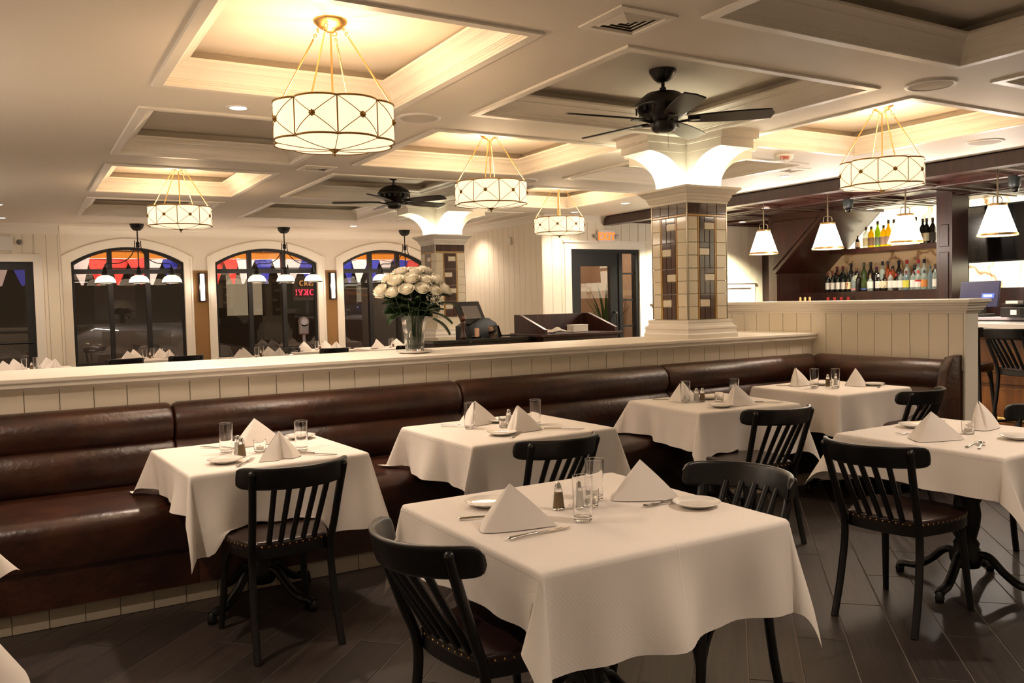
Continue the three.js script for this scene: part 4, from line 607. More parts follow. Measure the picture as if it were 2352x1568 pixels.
  for (const [x, h, z, t, ya] of [[0.12, 0.24, 0.04, 0.55, 1.3], [0.15, 0.3, 0.05, 0.15, 1.5], [0.1, 0.2, 0.09, 0.8, 0.9], [-0.1, 0.24, 0.05, 0.5, -1.2]]) { const m = mesh('leaf', leaf, leafM, fol); m.position.set(x, h, z); m.rotation.set(t, ya, 0, 'YXZ'); m.scale.setScalar(1.25); }
  const br = []; for (let i = 0; i < 240; i++) { const a = rr(0, 2 * PI), c = i % 5, cx2 = [0.02, 0.1, -0.03, 0.12, 0.05][c], ch = [0.44, 0.35, 0.46, 0.33, 0.34][c], cz = [0.17, 0.16, 0.13, 0.13, 0.17][c], q = 0.04 * Math.cbrt(rnd()), e = rr(-1, 1), f = Math.sqrt(1 - e * e); br.push(new THREE.IcosahedronGeometry(0.0035, 0).translate(cx2 + q * f * cos(a), ch + q * e, cz + q * f * sin(a))); }
  const bb = mesh('babys_breath', br, petal); bb.position.set(px, y + 0.03, pz); tag(bb, 'sprays of tiny white filler flowers among the roses', 'flowers'); bb.userData.kind = 'stuff';
}
// ================================================================ THE BAR
{
  const XF = 10.2, XK = 11.35;
  // counter
  const c = thing('bar_counter', 'long bar with white stone top and oak panelled front', 'bar', [8.1, 0, 0]);
  mesh('stone_top', rbox(0.62, 0.075, 11.2, 0.008, 0.31, 1.098, -3.6), M.quartz, c);
  mesh('drip_rail', rbox(0.2, 0.035, 11.2, 0.006, 0.72, 1.16, -3.6), S('#b9b2bb', 0.3), c); mesh('rail_gap', boxAt(0.6, 0.8, 1.1, 1.145, -9.2, 2), M.darkPlastic, c);
  mesh('carcass', uvBox(boxAt(0.31, 0.8, 0.1, 1.06, -9.2, 2)), M.oak, c); mesh('kick_board', boxAt(0.36, 0.8, 0, 0.1, -9.2, 2), M.woodDeep, c);
  for (let z = -9.15; z < 1.6; z += 1.02) {
    for (const [y0, y1] of [[0.12, 0.52], [0.6, 1.0]]) { mesh('raised_panel', uvBox(rbox(0.03, y1 - y0 - 0.06, 0.74, 0.012, 0.3, (y0 + y1) / 2, z + 0.5)), M.oak, c); mesh('panel_mould', uvBox(sweepRect([[0.02, 0.286], [0.02, 0.27], [0.005, 0.262], [0, 0.286]], z + 0.1, z + 0.9, y0, y1).rotateZ(PI / 2).rotateX(PI / 2).translate(0, 0, 0)), M.oak, c).visible = true; }
    mesh('stile', uvBox(rbox(0.03, 0.94, 0.09, 0.004, 0.292, 0.58, z)), M.oak, c);
    for (const y of [0.09 + 0.02, 0.56, 1.03]) mesh('rail', uvBox(rbox(0.026, 0.07, 0.92, 0.003, 0.294, y, z + 0.51)), M.oak, c);
  }
  c.children.filter((o) => o.name === 'panel_mould').forEach((o) => c.remove(o));
  mesh('bag_hook', [tube([[0.27, 1.045, -4.55], [0.25, 1.02, -4.56], [0.25, 1.0, -4.6], [0.25, 1.02, -4.63], [0.25, 1.04, -4.63]], 0.006), tube([[0.27, 1.045, -4.55], [0.25, 1.02, -4.54], [0.25, 1.0, -4.5], [0.25, 1.02, -4.47], [0.25, 1.04, -4.47]], 0.006)], M.plastic, c);
  mesh('foot_rail', rod([0.0, 0.22, -9.2], [0, 0.22, 2], 0.025), M.brass, c);
  // back bar
  const b = thing('back_bar', 'dark wood back bar with slanted niche and lit stone panel', 'back bar', [0, 0, 0]);
  const sh = shapeOf([[-9.36, 0], [-6.36, 0], [-6.36, 2.7], [-9.36, 2.7]]); sh.holes.push(new THREE.Path([[-9.2, 0.9], [-9.2, 1.79], [-8.21, 2.66], [-6.57, 2.66], [-6.57, 0.9]].map((p) => new THREE.Vector2(...p))));
  const rot = (g) => flip(g.applyMatrix4(new THREE.Matrix4().makeBasis(V(0, 0, 1), V(0, 1, 0), V(1, 0, 0))));
  mesh('front_frame', uvBox(rot(extrude(sh, 0.05)).translate(XF, 0, 0)), M.wood, b);
  mesh('corner_panel', uvBox(rot(extrude([[-9.26, 1.86], [-9.26, 2.58], [-8.42, 2.58]], 0.012, 0.008)).translate(XF - 0.014, 0, 0)), M.wood, b);
  mesh('diagonal_mould', uvBox(rot(extrude([[-9.2, 1.79], [-9.2, 1.85], [-8.26, 2.68], [-8.19, 2.68]], 0.03, 0.006)).translate(XF - 0.03, 0, 0)), M.wood, b);
  mesh('niche_side', uvBox([boxAt(XF + 0.06, XK, 0.9, 1.8, -9.24, -9.2)].map((g) => g)[0]), M.wood, b);
  mesh('niche_slope', uvBox(rot(extrude([[-9.2, 1.79], [-9.24, 1.79], [-8.24, 2.7], [-8.21, 2.67]], XK - XF - 0.06)).translate(XF + 0.06, 0, 0)), M.wood, b);
  mesh('back_counter', uvBox(boxAt(10.82, XK, 0, 1.484, -9.2, 1.9)), M.wood, b); mesh('lower_counter', boxAt(10.5, 10.82, 0, 0.95, -9.2, 1.9), M.woodDeep, b);
  mesh('shelf', [uvBox(rbox(0.3, 0.05, 2.4, 0.006, XK - 0.15, 2.112, -7.75))], M.wood, b); mesh('shelf_lip', uvBox(rbox(0.03, 0.07, 2.4, 0.006, XK - 0.31, 2.1, -7.75)), M.wood, b);
  const stoneLit = S('#fff3d8', 0.3, { map: onyx, emissive: '#ffffff', emissiveMap: onyx, emissiveIntensity: 2.2 }), stone = S('#e8d6c6', 0.3, { map: onyx });
  mesh('stone_panel', uvBox(boxAt(XK, XK + 0.02, 1.48, 2.09, -9.2, -6.95)), stone, b); mesh('lit_stone_panel', uvBox(boxAt(XK, XK + 0.02, 2.09, 2.74, -9.2, -6.95)), stoneLit, b);
  mesh('lit_stone_panel', uvBox(boxAt(XK, XK + 0.02, 1.48, 2.74, -6.84, 1.9)), stoneLit, b);
  mesh('pier', boxAt(XK - 0.06, XK + 0.02, 1.48, 2.72, -7.12, -6.84), S('#e6d08a', 0.6), b); mesh('metal_edge', boxAt(XK - 0.07, XK + 0.01, 1.48, 2.72, -6.845, -6.83), M.black, b);
  for (const [y0, y1] of [[1.0, 1.95], [2.02, 2.3]]) mesh('post_panel', uvBox(rbox(0.02, y1 - y0, 0.12, 0.006, XF - 0.004, (y0 + y1) / 2, -6.465)), M.wood, b);
  mesh('post_side', uvBox(boxAt(XF + 0.052, XF + 0.35, 0, 2.69, -6.565, -6.365)), M.wood, b);
  mesh('rear_panel', boxAt(XK + 0.02, XK + 0.06, 0, 2.74, -9.3, 2.2), M.woodDeep, b);
  // lamps behind the lit stone spill forward
  rect(UPL, 2.2, 1.9, 0.5, [XK - 0.02, 2.42, -7.9], [9, 2.35, -7.9], b); rect(UPL, 2.2, 3.2, 0.9, [XK - 0.02, 2.1, -5.0], [9, 2.1, -5.0], b);
  // television
  const tv = thing('television', 'large black flat television hung before the lit stone panel', 'television', [10.95, 2.19, -6.0], 0); tv.rotation.set(0, 0, 0.06);
  mesh('screen_body', rbox(0.05, 0.74, 1.42, 0.008), M.darkPlastic, tv); mesh('screen', box(0.004, 0.7, 1.38, -0.027, 0, 0), Ph('#050506', 0.12, { clearcoat: 0.4 }), tv); mesh('wall_bracket', box(0.36, 0.12, 0.2, 0.19, 0, 0), M.iron, tv);
  // pendants over the bar
  const shadeG = lathe([[0.079, 0.3], [0.082, 0.302], [0.178, 0.012], [0.176, 0.008], [0.079, 0.298]], 36), cone = glow(new THREE.Color(1, 0.93, 0.82), 2.6);
  [['first', -7.79], ['second', -6.79], ['third', -5.77], ['fourth', -4.77]].forEach(([n, z]) => {
    const t = thing('cone_pendant_lamp', 'white cone pendant lamp over the bar, ' + n + ' from the left', 'pendant lamp', [8.4, 1.99, z], 0, 'cone pendant lamps over the bar');
    mesh('shade', shadeG, cone, t); mesh('shade_band', lathe([[0.178, 0.0], [0.183, 0.002], [0.181, 0.022], [0.177, 0.024]], 36), M.brass, t);
    mesh('band_studs', [0, 1, 2].map((k) => sph(0.008, 0.184 * cos(k * 2.09 + 0.5), 0.01, 0.184 * sin(k * 2.09 + 0.5), 8)), M.brass, t).userData.kind = 'stuff';
    mesh('top_cap', lathe([[0.084, 0.29], [0.086, 0.312], [0.08, 0.318], [0, 0.318]], 28), M.brass, t);
    mesh('yoke', [tube([[-0.075, 0.31, 0], [-0.075, 0.37, 0], [-0.06, 0.385, 0], [0.06, 0.385, 0], [0.075, 0.37, 0], [0.075, 0.31, 0]], 0.005, 24, 6)], M.nickel, t);
    mesh('rod', rod([0, 0.32, 0], [0, 0.7, 0], 0.008), M.nickel, t); mesh('canopy', cyl(0.065, 0.065, 0.014, 0, 0.703, 0, 24), M.nickel, t);
    mesh('bulb', sph(0.04, 0, 0.14, 0, 12), glow(COOL, 4), t); point(COOL, BARLAMP, 0, 0.14, 0, 0.04, t);
  });
  // security cameras
  [['left', -7.2], ['right', -5.1]].forEach(([n, z]) => { const t = thing('security_camera', 'dark domed security camera under the bar soffit, the ' + n + ' one', 'camera', [9.3, 2.7, z], 0, 'security cameras over the bar'); mesh('housing', lathe([[0, -0.17], [0.045, -0.16], [0.062, -0.12], [0.062, -0.03], [0.045, 0], [0, 0]], 20), S('#2a2d2e', 0.4), t); mesh('dome', new THREE.SphereGeometry(0.04, 16, 8).translate(-0.012, -0.165, 0.012), Ph('#0a0a0c', 0.05, { clearcoat: 1 }), t); });
  // bar downlight row on the niche soffit
  [[10.7, -7.9], [9.0, -8.3], [10.6, -6.9], [10.3, -10.0], [9.1, -10.0]].forEach(([x, z], i) => { const t = thing('recessed_downlight', ['bar soffit downlight before the bottle niche', 'bar soffit downlight left of the second cone lamp', 'bar soffit downlight beside the back bar post', 'bar soffit downlight above the small hatch door', 'bar soffit downlight right of the exit door'][i], 'downlight', [x, 2.664, z], 0, 'bar soffit downlights'); mesh('trim_ring', lathe([[0.05, -0.001], [0.055, -0.006], [0.07, 0]], 24), M.brass, t); mesh('lens', cyl(0.05, 0.05, 0.003, 0, -0.002), lens, t); spot(UPL, [9, 4, 4, 110, 70][i], [0, -0.03, 0], [0, -2, 0], 1.1, 0.7, 0.05, t); });
  // register terminal, counter clutter
  const r = thing('register_terminal', 'bar register screen seen from behind with a small lit blue badge', 'register', [8.78, 1.18, -5.2], 0);
  mesh('screen_back', rbox(0.03, 0.28, 0.42, 0.008, 0, 0.24, 0).rotateZ(-0.2), S('#171a3a', 0.4), r); mesh('badge', box(0.003, 0.05, 0.13, -0.016, 0.22, 0.1).rotateZ(-0.2), S('#2b3bd0', 0.4, { emissive: '#5a7bff', emissiveIntensity: 0.8 }), r); mesh('badge_print', box(0.003, 0.022, 0.09, -0.018, 0.22, 0.1).rotateZ(-0.2), S('#ffffff', 0.4, { emissive: '#ffffff', emissiveIntensity: 0.7 }), r); mesh('stand', [rbox(0.2, 0.03, 0.24, 0.006, 0.04, 0.015, 0), box(0.05, 0.16, 0.1, 0.06, 0.09, 0)], M.darkPlastic, r);
  const cad = thing('bar_caddy', 'black bar caddy with napkins and straws on the counter', 'caddy', [8.68, 1.18, -4.74]); mesh('caddy_body', [rbox(0.2, 0.1, 0.2, 0.006, 0, 0.05, 0), box(0.012, 0.16, 0.2, 0.1, 0.09, 0), box(0.2, 0.012, 0.2, 0, 0.13, 0)], M.darkPlastic, cad); mesh('napkin_stack', box(0.1, 0.03, 0.12, -0.03, 0.15, 0), M.linen, cad); mesh('price_card', box(0.003, 0.05, 0.06, -0.102, 0.05, 0.03), M.plastic, cad);
  const jug = thing('glass_jug', 'round glass jug with yellow liquid on the bar', 'jug', [8.7, 1.18, -4.5]); mesh('jug_wall', lathe([[0, 0.002], [0.05, 0.002], [0.07, 0.03], [0.075, 0.07], [0.06, 0.11], [0.045, 0.13], [0.045, 0.22], [0.043, 0.22], [0.043, 0.13], [0.058, 0.108], [0.072, 0.07], [0.067, 0.032], [0, 0.008]], 24), M.glass, jug); mesh('liquid', lathe([[0, 0.01], [0.064, 0.032], [0.069, 0.07], [0.062, 0.09], [0, 0.09]], 20), Ph('#d9d38a', 0.1, { transmission: 0.6, thickness: 0 }), jug);
  const set = thing('coffee_machine', 'black machine with a curved arm at the right end of the bar', 'machine', [8.72, 1.18, -4.22]); mesh('machine_body', toCreasedNormals(extrude([[-0.12, 0], [0.14, 0], [0.14, 0.34], [0.02, 0.36], [-0.05, 0.3], [-0.07, 0.1], [-0.12, 0.06]], 0.26, 0.01).rotateY(0), 0.5), M.darkPlastic, set);
  ['left', 'middle', 'right'].forEach((n, i) => { const t = thing('beer_tap', 'small brass beer tap handle, ' + n + ' of three', 'tap', [8.78, 1.178, -7.53 + i * 0.075], 0, 'beer taps'); mesh('tap_post', lathe([[0, 0], [0.02, 0], [0.012, 0.02], [0.01, 0.12], [0.016, 0.14], [0.014, 0.24], [0, 0.25]], 12), M.brass, t); mesh('tap_spout', rod([0, 0.13, 0], [0.05, 0.1, 0], 0.007), M.brass, t); });
  // bar stools
  const stool = (l, p, a, src) => {
    if (src) return copyOf(src, l, p, a);
    const t = thing('bar_stool', l, 'bar stool', p, a, 'black slat-back bar stools'); const up = 0.31;
    mesh('seat', CH.seat.clone().translate(0, up, 0), Ph('#3a2a26', 0.2, { clearcoat: 0.6 }), t); mesh('seat_frame', CH.frame.clone().translate(0, up, 0), M.black, t);
    for (const s of [-1, 1]) { mesh('leg', tube([[s * 0.21, 0, 0.28], [s * 0.185, 0.4, 0.22], [s * 0.17, 0.75, 0.2], [s * 0.18, 0.95, 0.27], [s * 0.192, 1.1, 0.33]], 0.0165, 26, 10), M.black, t); mesh('leg', rod([s * 0.23, 0, -0.25], [s * 0.172, 0.76, -0.165], 0.014, 0.019), M.black, t); mesh('brace', tube([[s * 0.2, 0.46, -0.19], [s * 0.186, 0.6, -0.17], [s * 0.17, 0.7, -0.1], [s * 0.172, 0.73, 0.0]], 0.009, 16, 7), M.black, t); }
    mesh('footrest', [rod([-0.215, 0.24, -0.235], [0.215, 0.24, -0.235], 0.012), rod([-0.215, 0.3, -0.23], [-0.2, 0.3, 0.25], 0.011), rod([0.215, 0.3, -0.23], [0.2, 0.3, 0.25], 0.011)], M.black, t);
    CH.slat.forEach((g) => mesh('slat', g.clone().translate(0, up, 0), M.black, t)); mesh('crest_rail', CH.crest.clone().translate(0, up, 0), M.black, t); return t;
  };
  const s0 = stool('black bar stool half hidden by the end of the partition', [7.6, 0, -4.62], -PI / 2 + 0.3); stool('black slat-back bar stool at the right picture edge', [7.55, 0, -3.98], -PI / 2 - 0.25, s0);
  // bottles
  const glassM = { wine: Ph('#0c120b', 0.08, { clearcoat: 0.5 }), clear: Ph('#dfe6e2', 0.05, { transmission: 0.75, thickness: 0 }), amber: Ph('#8a3a14', 0.08, { transmission: 0.4, thickness: 0 }), green: Ph('#b6d21c', 0.08, { transmission: 0.55, thickness: 0 }), yellow: Ph('#f0cc10', 0.08, { transmission: 0.5, thickness: 0 }), dark: Ph('#17100d', 0.1, { clearcoat: 0.5 }), olive: Ph('#4c5a2e', 0.08, { transmission: 0.4, thickness: 0 }), bluish: Ph('#aebfca', 0.06, { transmission: 0.7, thickness: 0 }) };
  const prof = { wine: [[0, 0], [0.036, 0], [0.037, 0.01], [0.037, 0.19], [0.03, 0.215], [0.015, 0.24], [0.0135, 0.3], [0, 0.3]], spirit: [[0, 0], [0.038, 0], [0.04, 0.01], [0.04, 0.18], [0.034, 0.2], [0.016, 0.225], [0.014, 0.27], [0, 0.27]], slim: [[0, 0], [0.032, 0], [0.033, 0.01], [0.034, 0.2], [0.028, 0.23], [0.014, 0.26], [0.013, 0.33], [0, 0.33]], squat: [[0, 0], [0.04, 0], [0.046, 0.02], [0.046, 0.12], [0.036, 0.16], [0.016, 0.19], [0.014, 0.24], [0, 0.24]] };
  const top = { wine: 0.3, spirit: 0.27, slim: 0.33, squat: 0.24 }, geo = {}; for (const k in prof) geo[k] = lathe(prof[k], 18);
  const capG = cyl(0.0155, 0.0155, 0.045, 0, 0, 0, 12), labG = {}; const lab = (k, y0, y1) => labG[k + y0 + y1] ??= new THREE.CylinderGeometry(1, 1, y1 - y0, 18, 1, true).scale((k === 'squat' ? 0.0475 : k === 'slim' ? 0.035 : k === 'spirit' ? 0.0412 : 0.038), 1, (k === 'squat' ? 0.0475 : k === 'slim' ? 0.035 : k === 'spirit' ? 0.0412 : 0.038)).translate(0, (y0 + y1) / 2, 0);
  const paper = (c) => S(c, 0.7), mats = {}; const pm = (c) => mats[c] ??= paper(c);
  function bottle(label, x, y, z, kind, gm, lc, cap, y0 = 0.04, y1 = 0.14, s = 1, group = 'bottles on the lower bar shelf') {
    const t = thing('bottle', label, 'bottle', [x, y, z], 0, group); t.scale.setScalar(s); mesh('glass_body', geo[kind], glassM[gm], t); if (lc) mesh('paper_label', lab(kind, y0, y1), pm(lc), t); mesh('cap', capG, pm(cap), t).position.y = top[kind] - 0.015; return t;
  }
  const ord = ['first', 'second', 'third', 'fourth', 'fifth', 'sixth', 'seventh', 'eighth', 'ninth', 'tenth', 'eleventh', 'twelfth', 'thirteenth', 'fourteenth', 'fifteenth', 'sixteenth', 'seventeenth', 'eighteenth', 'nineteenth', 'twentieth'];
  const front = [-8.91, -8.82, -8.72, -8.62, -8.53, -8.44, -8.35, -8.26, -8.15, -8.01, -7.91, -7.81, -7.72, -7.64, -7.56, -7.45, -7.37, -7.28, -7.19, -7.12];
  const fk = [['wine', 'wine', '#efe6da', '#6b2020'], ['wine', 'wine', '#efe6da', '#6b2020'], ['wine', 'wine', '#efe6da', '#6b2020'], ['wine', 'wine', '#e9ddd0', '#1a1a1a'], ['wine', 'wine', '#efd6a8', '#2a2a2a'], ['spirit', 'clear', '#d98a8a', '#444444'], ['wine', 'dark', null, '#2a2020'], ['squat', 'olive', '#4a5aa0', '#555555'], ['squat', 'clear', '#f0ece4', '#9a7a50'], ['squat', 'dark', '#e8e2da', '#d8d8d8'], ['squat', 'dark', '#d9c8a4', '#2a1a16'], ['spirit', 'clear', '#f0e6e0', '#b03a2a'], ['squat', 'dark', '#ece4da', '#a02c20'], ['spirit', 'clear', '#efe8e2', '#2c2c2c'], ['spirit', 'bluish', '#d8cf50', '#7a1a1a'], ['spirit', 'clear', '#f0e8e0', '#5a2020'], ['spirit', 'clear', '#f2ece6', '#c02a2a'], ['spirit', 'clear', '#d98a48', '#303030'], ['slim', 'bluish', null, '#3a4a4a'], ['slim', 'clear', '#eee6e0', '#402020']];
  const what = { wine: 'dark wine bottle', dark: 'dark bottle', clear: 'clear spirit bottle', olive: 'olive bottle', bluish: 'pale blue bottle', amber: 'amber bottle', green: 'bright green bottle', yellow: 'bright yellow bottle' };
  front.forEach((z, i) => { const [k, g, l, cp] = fk[i]; const bt = bottle(what[g] + (l ? ' with paper label' : '') + ', ' + ord[i] + ' from left in front row, lower shelf', 11.02, 1.485, z, k, g, l, cp, [5, 7].includes(i) ? 0.02 : 0.04, [5, 7].includes(i) ? 0.045 : 0.145, i < 5 ? 1.0 : 0.98); if (i === 4) mesh('numeral', text('7', 0.075, 0.002, serif).rotateY(-PI / 2).translate(-0.039, 0.09, 0), S('#b8281c', 0.6), bt); if (i === 16) mesh('label_band', lab('spirit', 0.12, 0.146), pm('#b8242a'), bt).scale.set(1.02, 1, 1.02); if (i === 10) mesh('diamond_label', box(0.004, 0.085, 0.085).rotateX(PI / 4).translate(-0.05, 0.095, 0), pm('#e6d9ba'), bt); });
  const backZ = [-8.88, -8.77, -8.62, -8.52, -8.39, -8.27, -8.17, -8.07, -7.98, -7.9, -7.8, -7.67, -7.55, -7.49, -7.4, -7.23], bk = ['wine', 'wine', 'dark', 'dark', 'olive', 'dark', 'dark', 'clear', 'amber', 'amber', 'dark', 'clear', 'dark', 'clear', 'clear', 'dark'], bc = ['#6b2020', '#6b2020', '#201a10', '#8a5a40', '#555040', '#3a3a30', '#50203a', '#2a2a2a', '#4a4a40', '#2a1a10', '#1a1a1a', '#b02020', '#303030', '#c03040', '#1a1a1a', '#5a4020'];
  backZ.forEach((z, i) => bottle(what[bk[i]] + ', ' + ord[i] + ' from left in back row, lower shelf', 11.2, 1.485, z, i < 2 ? 'wine' : i % 3 ? 'slim' : 'spirit', bk[i], i === 3 ? '#d8c8a8' : null, bc[i], 0.12, 0.19, 1.3));
  const topZ = [-8.5, -8.35, -8.26, -8.15, -8.05, -7.97, -7.88, -7.79, -7.53, -7.42, -7.36, -7.27], tk = [['squat', 'dark', '#d8b890'], ['spirit', 'clear', '#f0d8a0'], ['spirit', 'yellow', '#8a6a50'], ['slim', 'green', '#6a6a60'], ['spirit', 'yellow', '#8a6a58'], ['slim', 'yellow', '#8a6a60'], ['slim', 'clear', '#d8c8a0'], ['spirit', 'clear', '#e8dcc0'], ['slim', 'clear', '#d8c8b0'], ['wine', 'wine', '#8a7038'], ['wine', 'wine', '#d8c8a0'], ['wine', 'dark', '#3a302a']];
  topZ.forEach((z, i) => bottle(what[tk[i][1]] + ', ' + ord[i] + ' from left on the bright upper shelf', 11.2, 2.138, z, tk[i][0], tk[i][1], tk[i][2], '#3a2c22', 0.03, 0.13, i ? 1.16 : 0.8, 'bottles on the upper bar shelf'));
  // red-capped bottle necks peeping over the partition
  ['first', 'second', 'third', 'fourth'].forEach((n, i) => bottle('red-capped bottle low behind the partition, ' + n + ' from the left', 10.66, 0.951, -8.62 + i * 0.12, 'slim', 'dark', null, '#b03028', 0, 0, 1.35, 'red-capped bottles on the back counter'));
}
// ================================================================ FAR HALF OF THE ROOM
// three-light fittings before the windows
{
  const dome = lathe([[0.142, 0], [0.145, 0.004], [0.135, 0.05], [0.105, 0.092], [0.06, 0.115], [0.02, 0.122], [0.0, 0.122]], 30), opal = glow(new THREE.Color(1, 0.8, 0.56), 1.6, '#f6e6cb');
  [[1.63, 'left'], [3.83, 'middle'], [5.95, 'third']].forEach(([x, n]) => {
    const t = thing('three_light_chandelier', 'black three-light fitting with opal dome shades before the ' + n + ' arched window', 'chandelier', [x, 0, -13.75], 0, 'three-light fittings along the windows');
    mesh('canopy', lathe([[0, 2.65], [0.05, 2.655], [0.085, 2.69], [0.1, 2.735], [0.1, 2.75]], 24), M.iron, t);
    mesh('stem', [rod([0, 2.66, 0], [0, 2.46, 0], 0.009), lathe([[0, 2.4], [0.02, 2.4], [0.03, 2.42], [0.022, 2.44], [0.03, 2.46], [0.012, 2.49], [0, 2.49]], 14), rod([0, 2.42, 0], [0, 2.06, 0], 0.008)], M.iron, t);
    for (const s of [-1, 1]) mesh('arm', [tube([[s * 0.04, 2.5, 0], [s * 0.05, 2.38, 0], [s * 0.12, 2.25, 0], [s * 0.25, 2.17, 0], [s * 0.45, 2.15, 0], [s * 0.46, 2.1, 0]], 0.007, 30, 7), rod([0, 2.09, 0], [s * 0.46, 2.09, 0], 0.008)], M.iron, t);
    [-0.46, 0, 0.46].forEach((dx) => {
      mesh('socket_cup', lathe([[0, 2.12], [0.012, 2.115], [0.03, 2.08], [0.024, 2.06], [0.045, 2.04], [0.05, 1.99], [0.035, 1.98], [0, 1.98]], 16).translate(dx, 0, 0), M.iron, t);
      const s = mesh('shade', dome.clone().translate(dx, 1.868, 0), opal, t); mesh('shade_rim', lathe([[0.14, -0.004], [0.149, -0.002], [0.149, 0.008], [0.143, 0.01]], 30).translate(dx, 1.866, 0), M.iron, s);
      mesh('bulb', sph(0.03, dx, 1.92, 0, 10), glow(COOL, 3), t); const l = point(SOFT, 0.4, dx, 1.91, 0, 0.04, t);
    });
  });
  [[2.64, 'left'], [4.83, 'right']].forEach(([x, n]) => {
    const t = thing('wall_sconce', 'slim upright wall sconce on the woven panel ' + (n === 'left' ? 'between the first two windows' : 'between the last two windows'), 'sconce', [x, 1.81, ZW + 0.013], 0, 'wall sconces between the windows');
    mesh('back_plate', rbox(0.1, 0.47, 0.03, 0.004, 0, 0, 0.015), M.iron, t); mesh('diffuser', rbox(0.066, 0.44, 0.05, 0.012, 0.008, 0, 0.05), glow(COOL, 1.3), t); mesh('side_bar', [box(0.014, 0.46, 0.06, -0.04, 0, 0.05), box(0.014, 0.46, 0.05, 0.05, 0, 0.05)], M.iron, t);
    point(SOFT, 0.5, 0, 0, 0.12, 0.04, t);
  });
}
// exit sign, entry sign, wall devices
{
  const t = thing('exit_sign', 'lit EXIT sign with two emergency lamp heads above the glazed door', 'exit sign', [8.02, 2.44, ZB + 0.001]);
  mesh('sign_box', rbox(0.31, 0.2, 0.06, 0.006, 0, 0, 0.03), M.plastic, t); mesh('lettering', text('EXIT', 0.115, 0.004).translate(0, 0, 0.06), S('#ff7a2a', 0.5, { emissive: '#ff6a1c', emissiveIntensity: 1.8 }), t); rect(new THREE.Color(1, 0.25, 0.1), 3, 0.28, 0.15, [0, 0, 0.08], [8.02, 2.44, -5], t);
  for (const s of [-1, 1]) mesh('lamp_head', [sph(0.035, s * 0.2, 0.0, 0.05, 14), rod([s * 0.15, 0, 0.03], [s * 0.19, 0, 0.04], 0.012)], S('#b9b6b0', 0.3, { metalness: 0.4 }), t);
  const e = thing('emergency_light', 'white emergency light cut by the left picture edge over the entry door', 'emergency light', [-0.12, 2.46, ZD]); mesh('light_box', rbox(0.3, 0.2, 0.06, 0.006, 0, 0, 0.03), M.plastic, e); mesh('lamp_head', sph(0.04, 0.22, 0.02, 0.05, 14), S('#6b6864', 0.3), e);
  const m = thing('motion_sensor', 'small white sensor high on the planked side wall', 'sensor', [XA - 0.02, 2.42, -11.6]); mesh('sensor_body', rbox(0.04, 0.13, 0.07, 0.018, 0, 0, 0), M.plastic, m);
  const k = thing('alarm_keypad', 'red-framed alarm keypad with green display behind the door glass', 'keypad', [8.55, 1.5, -13.095]); mesh('keypad_body', rbox(0.17, 0.2, 0.03, 0.008, 0, 0, 0.015), S('#c04a3a', 0.5), k); mesh('display', box(0.07, 0.05, 0.004, -0.03, 0.04, 0.031), S('#9adf30', 0.4, { emissive: '#8fe020', emissiveIntensity: 0.8 }), k);
  const p = thing('potted_palm', 'slender green palm inside the vestibule behind the sidelight', 'plant', [9.15, 0, -12.2]); mesh('pot', lathe([[0, 0], [0.14, 0], [0.18, 0.3], [0.17, 0.31], [0, 0.28]], 20), S('#cfc8ba', 0.5), p);
  const fr = S('#3f5a2a', 0.6); for (let i = 0; i < 16; i++) { const a = i * 2.4, h = 1.0 + (i % 5) * 0.16, R = 0.3 + (i % 3) * 0.1; mesh('frond', [0, 1].map((q) => parametric((u, w) => { const s = w, x = R * s * s, W = 0.035 * sin(PI * Math.min(1, s * 0.97 + 0.03)) * (u - 0.5) * 2; return [x * cos(a) - W * sin(a), 0.28 + h * s * (1.15 - 0.25 * s) - 0.02 * Math.abs(u - 0.5), x * sin(a) + W * cos(a)]; }, 2, 10))[0], fr, p); }
}
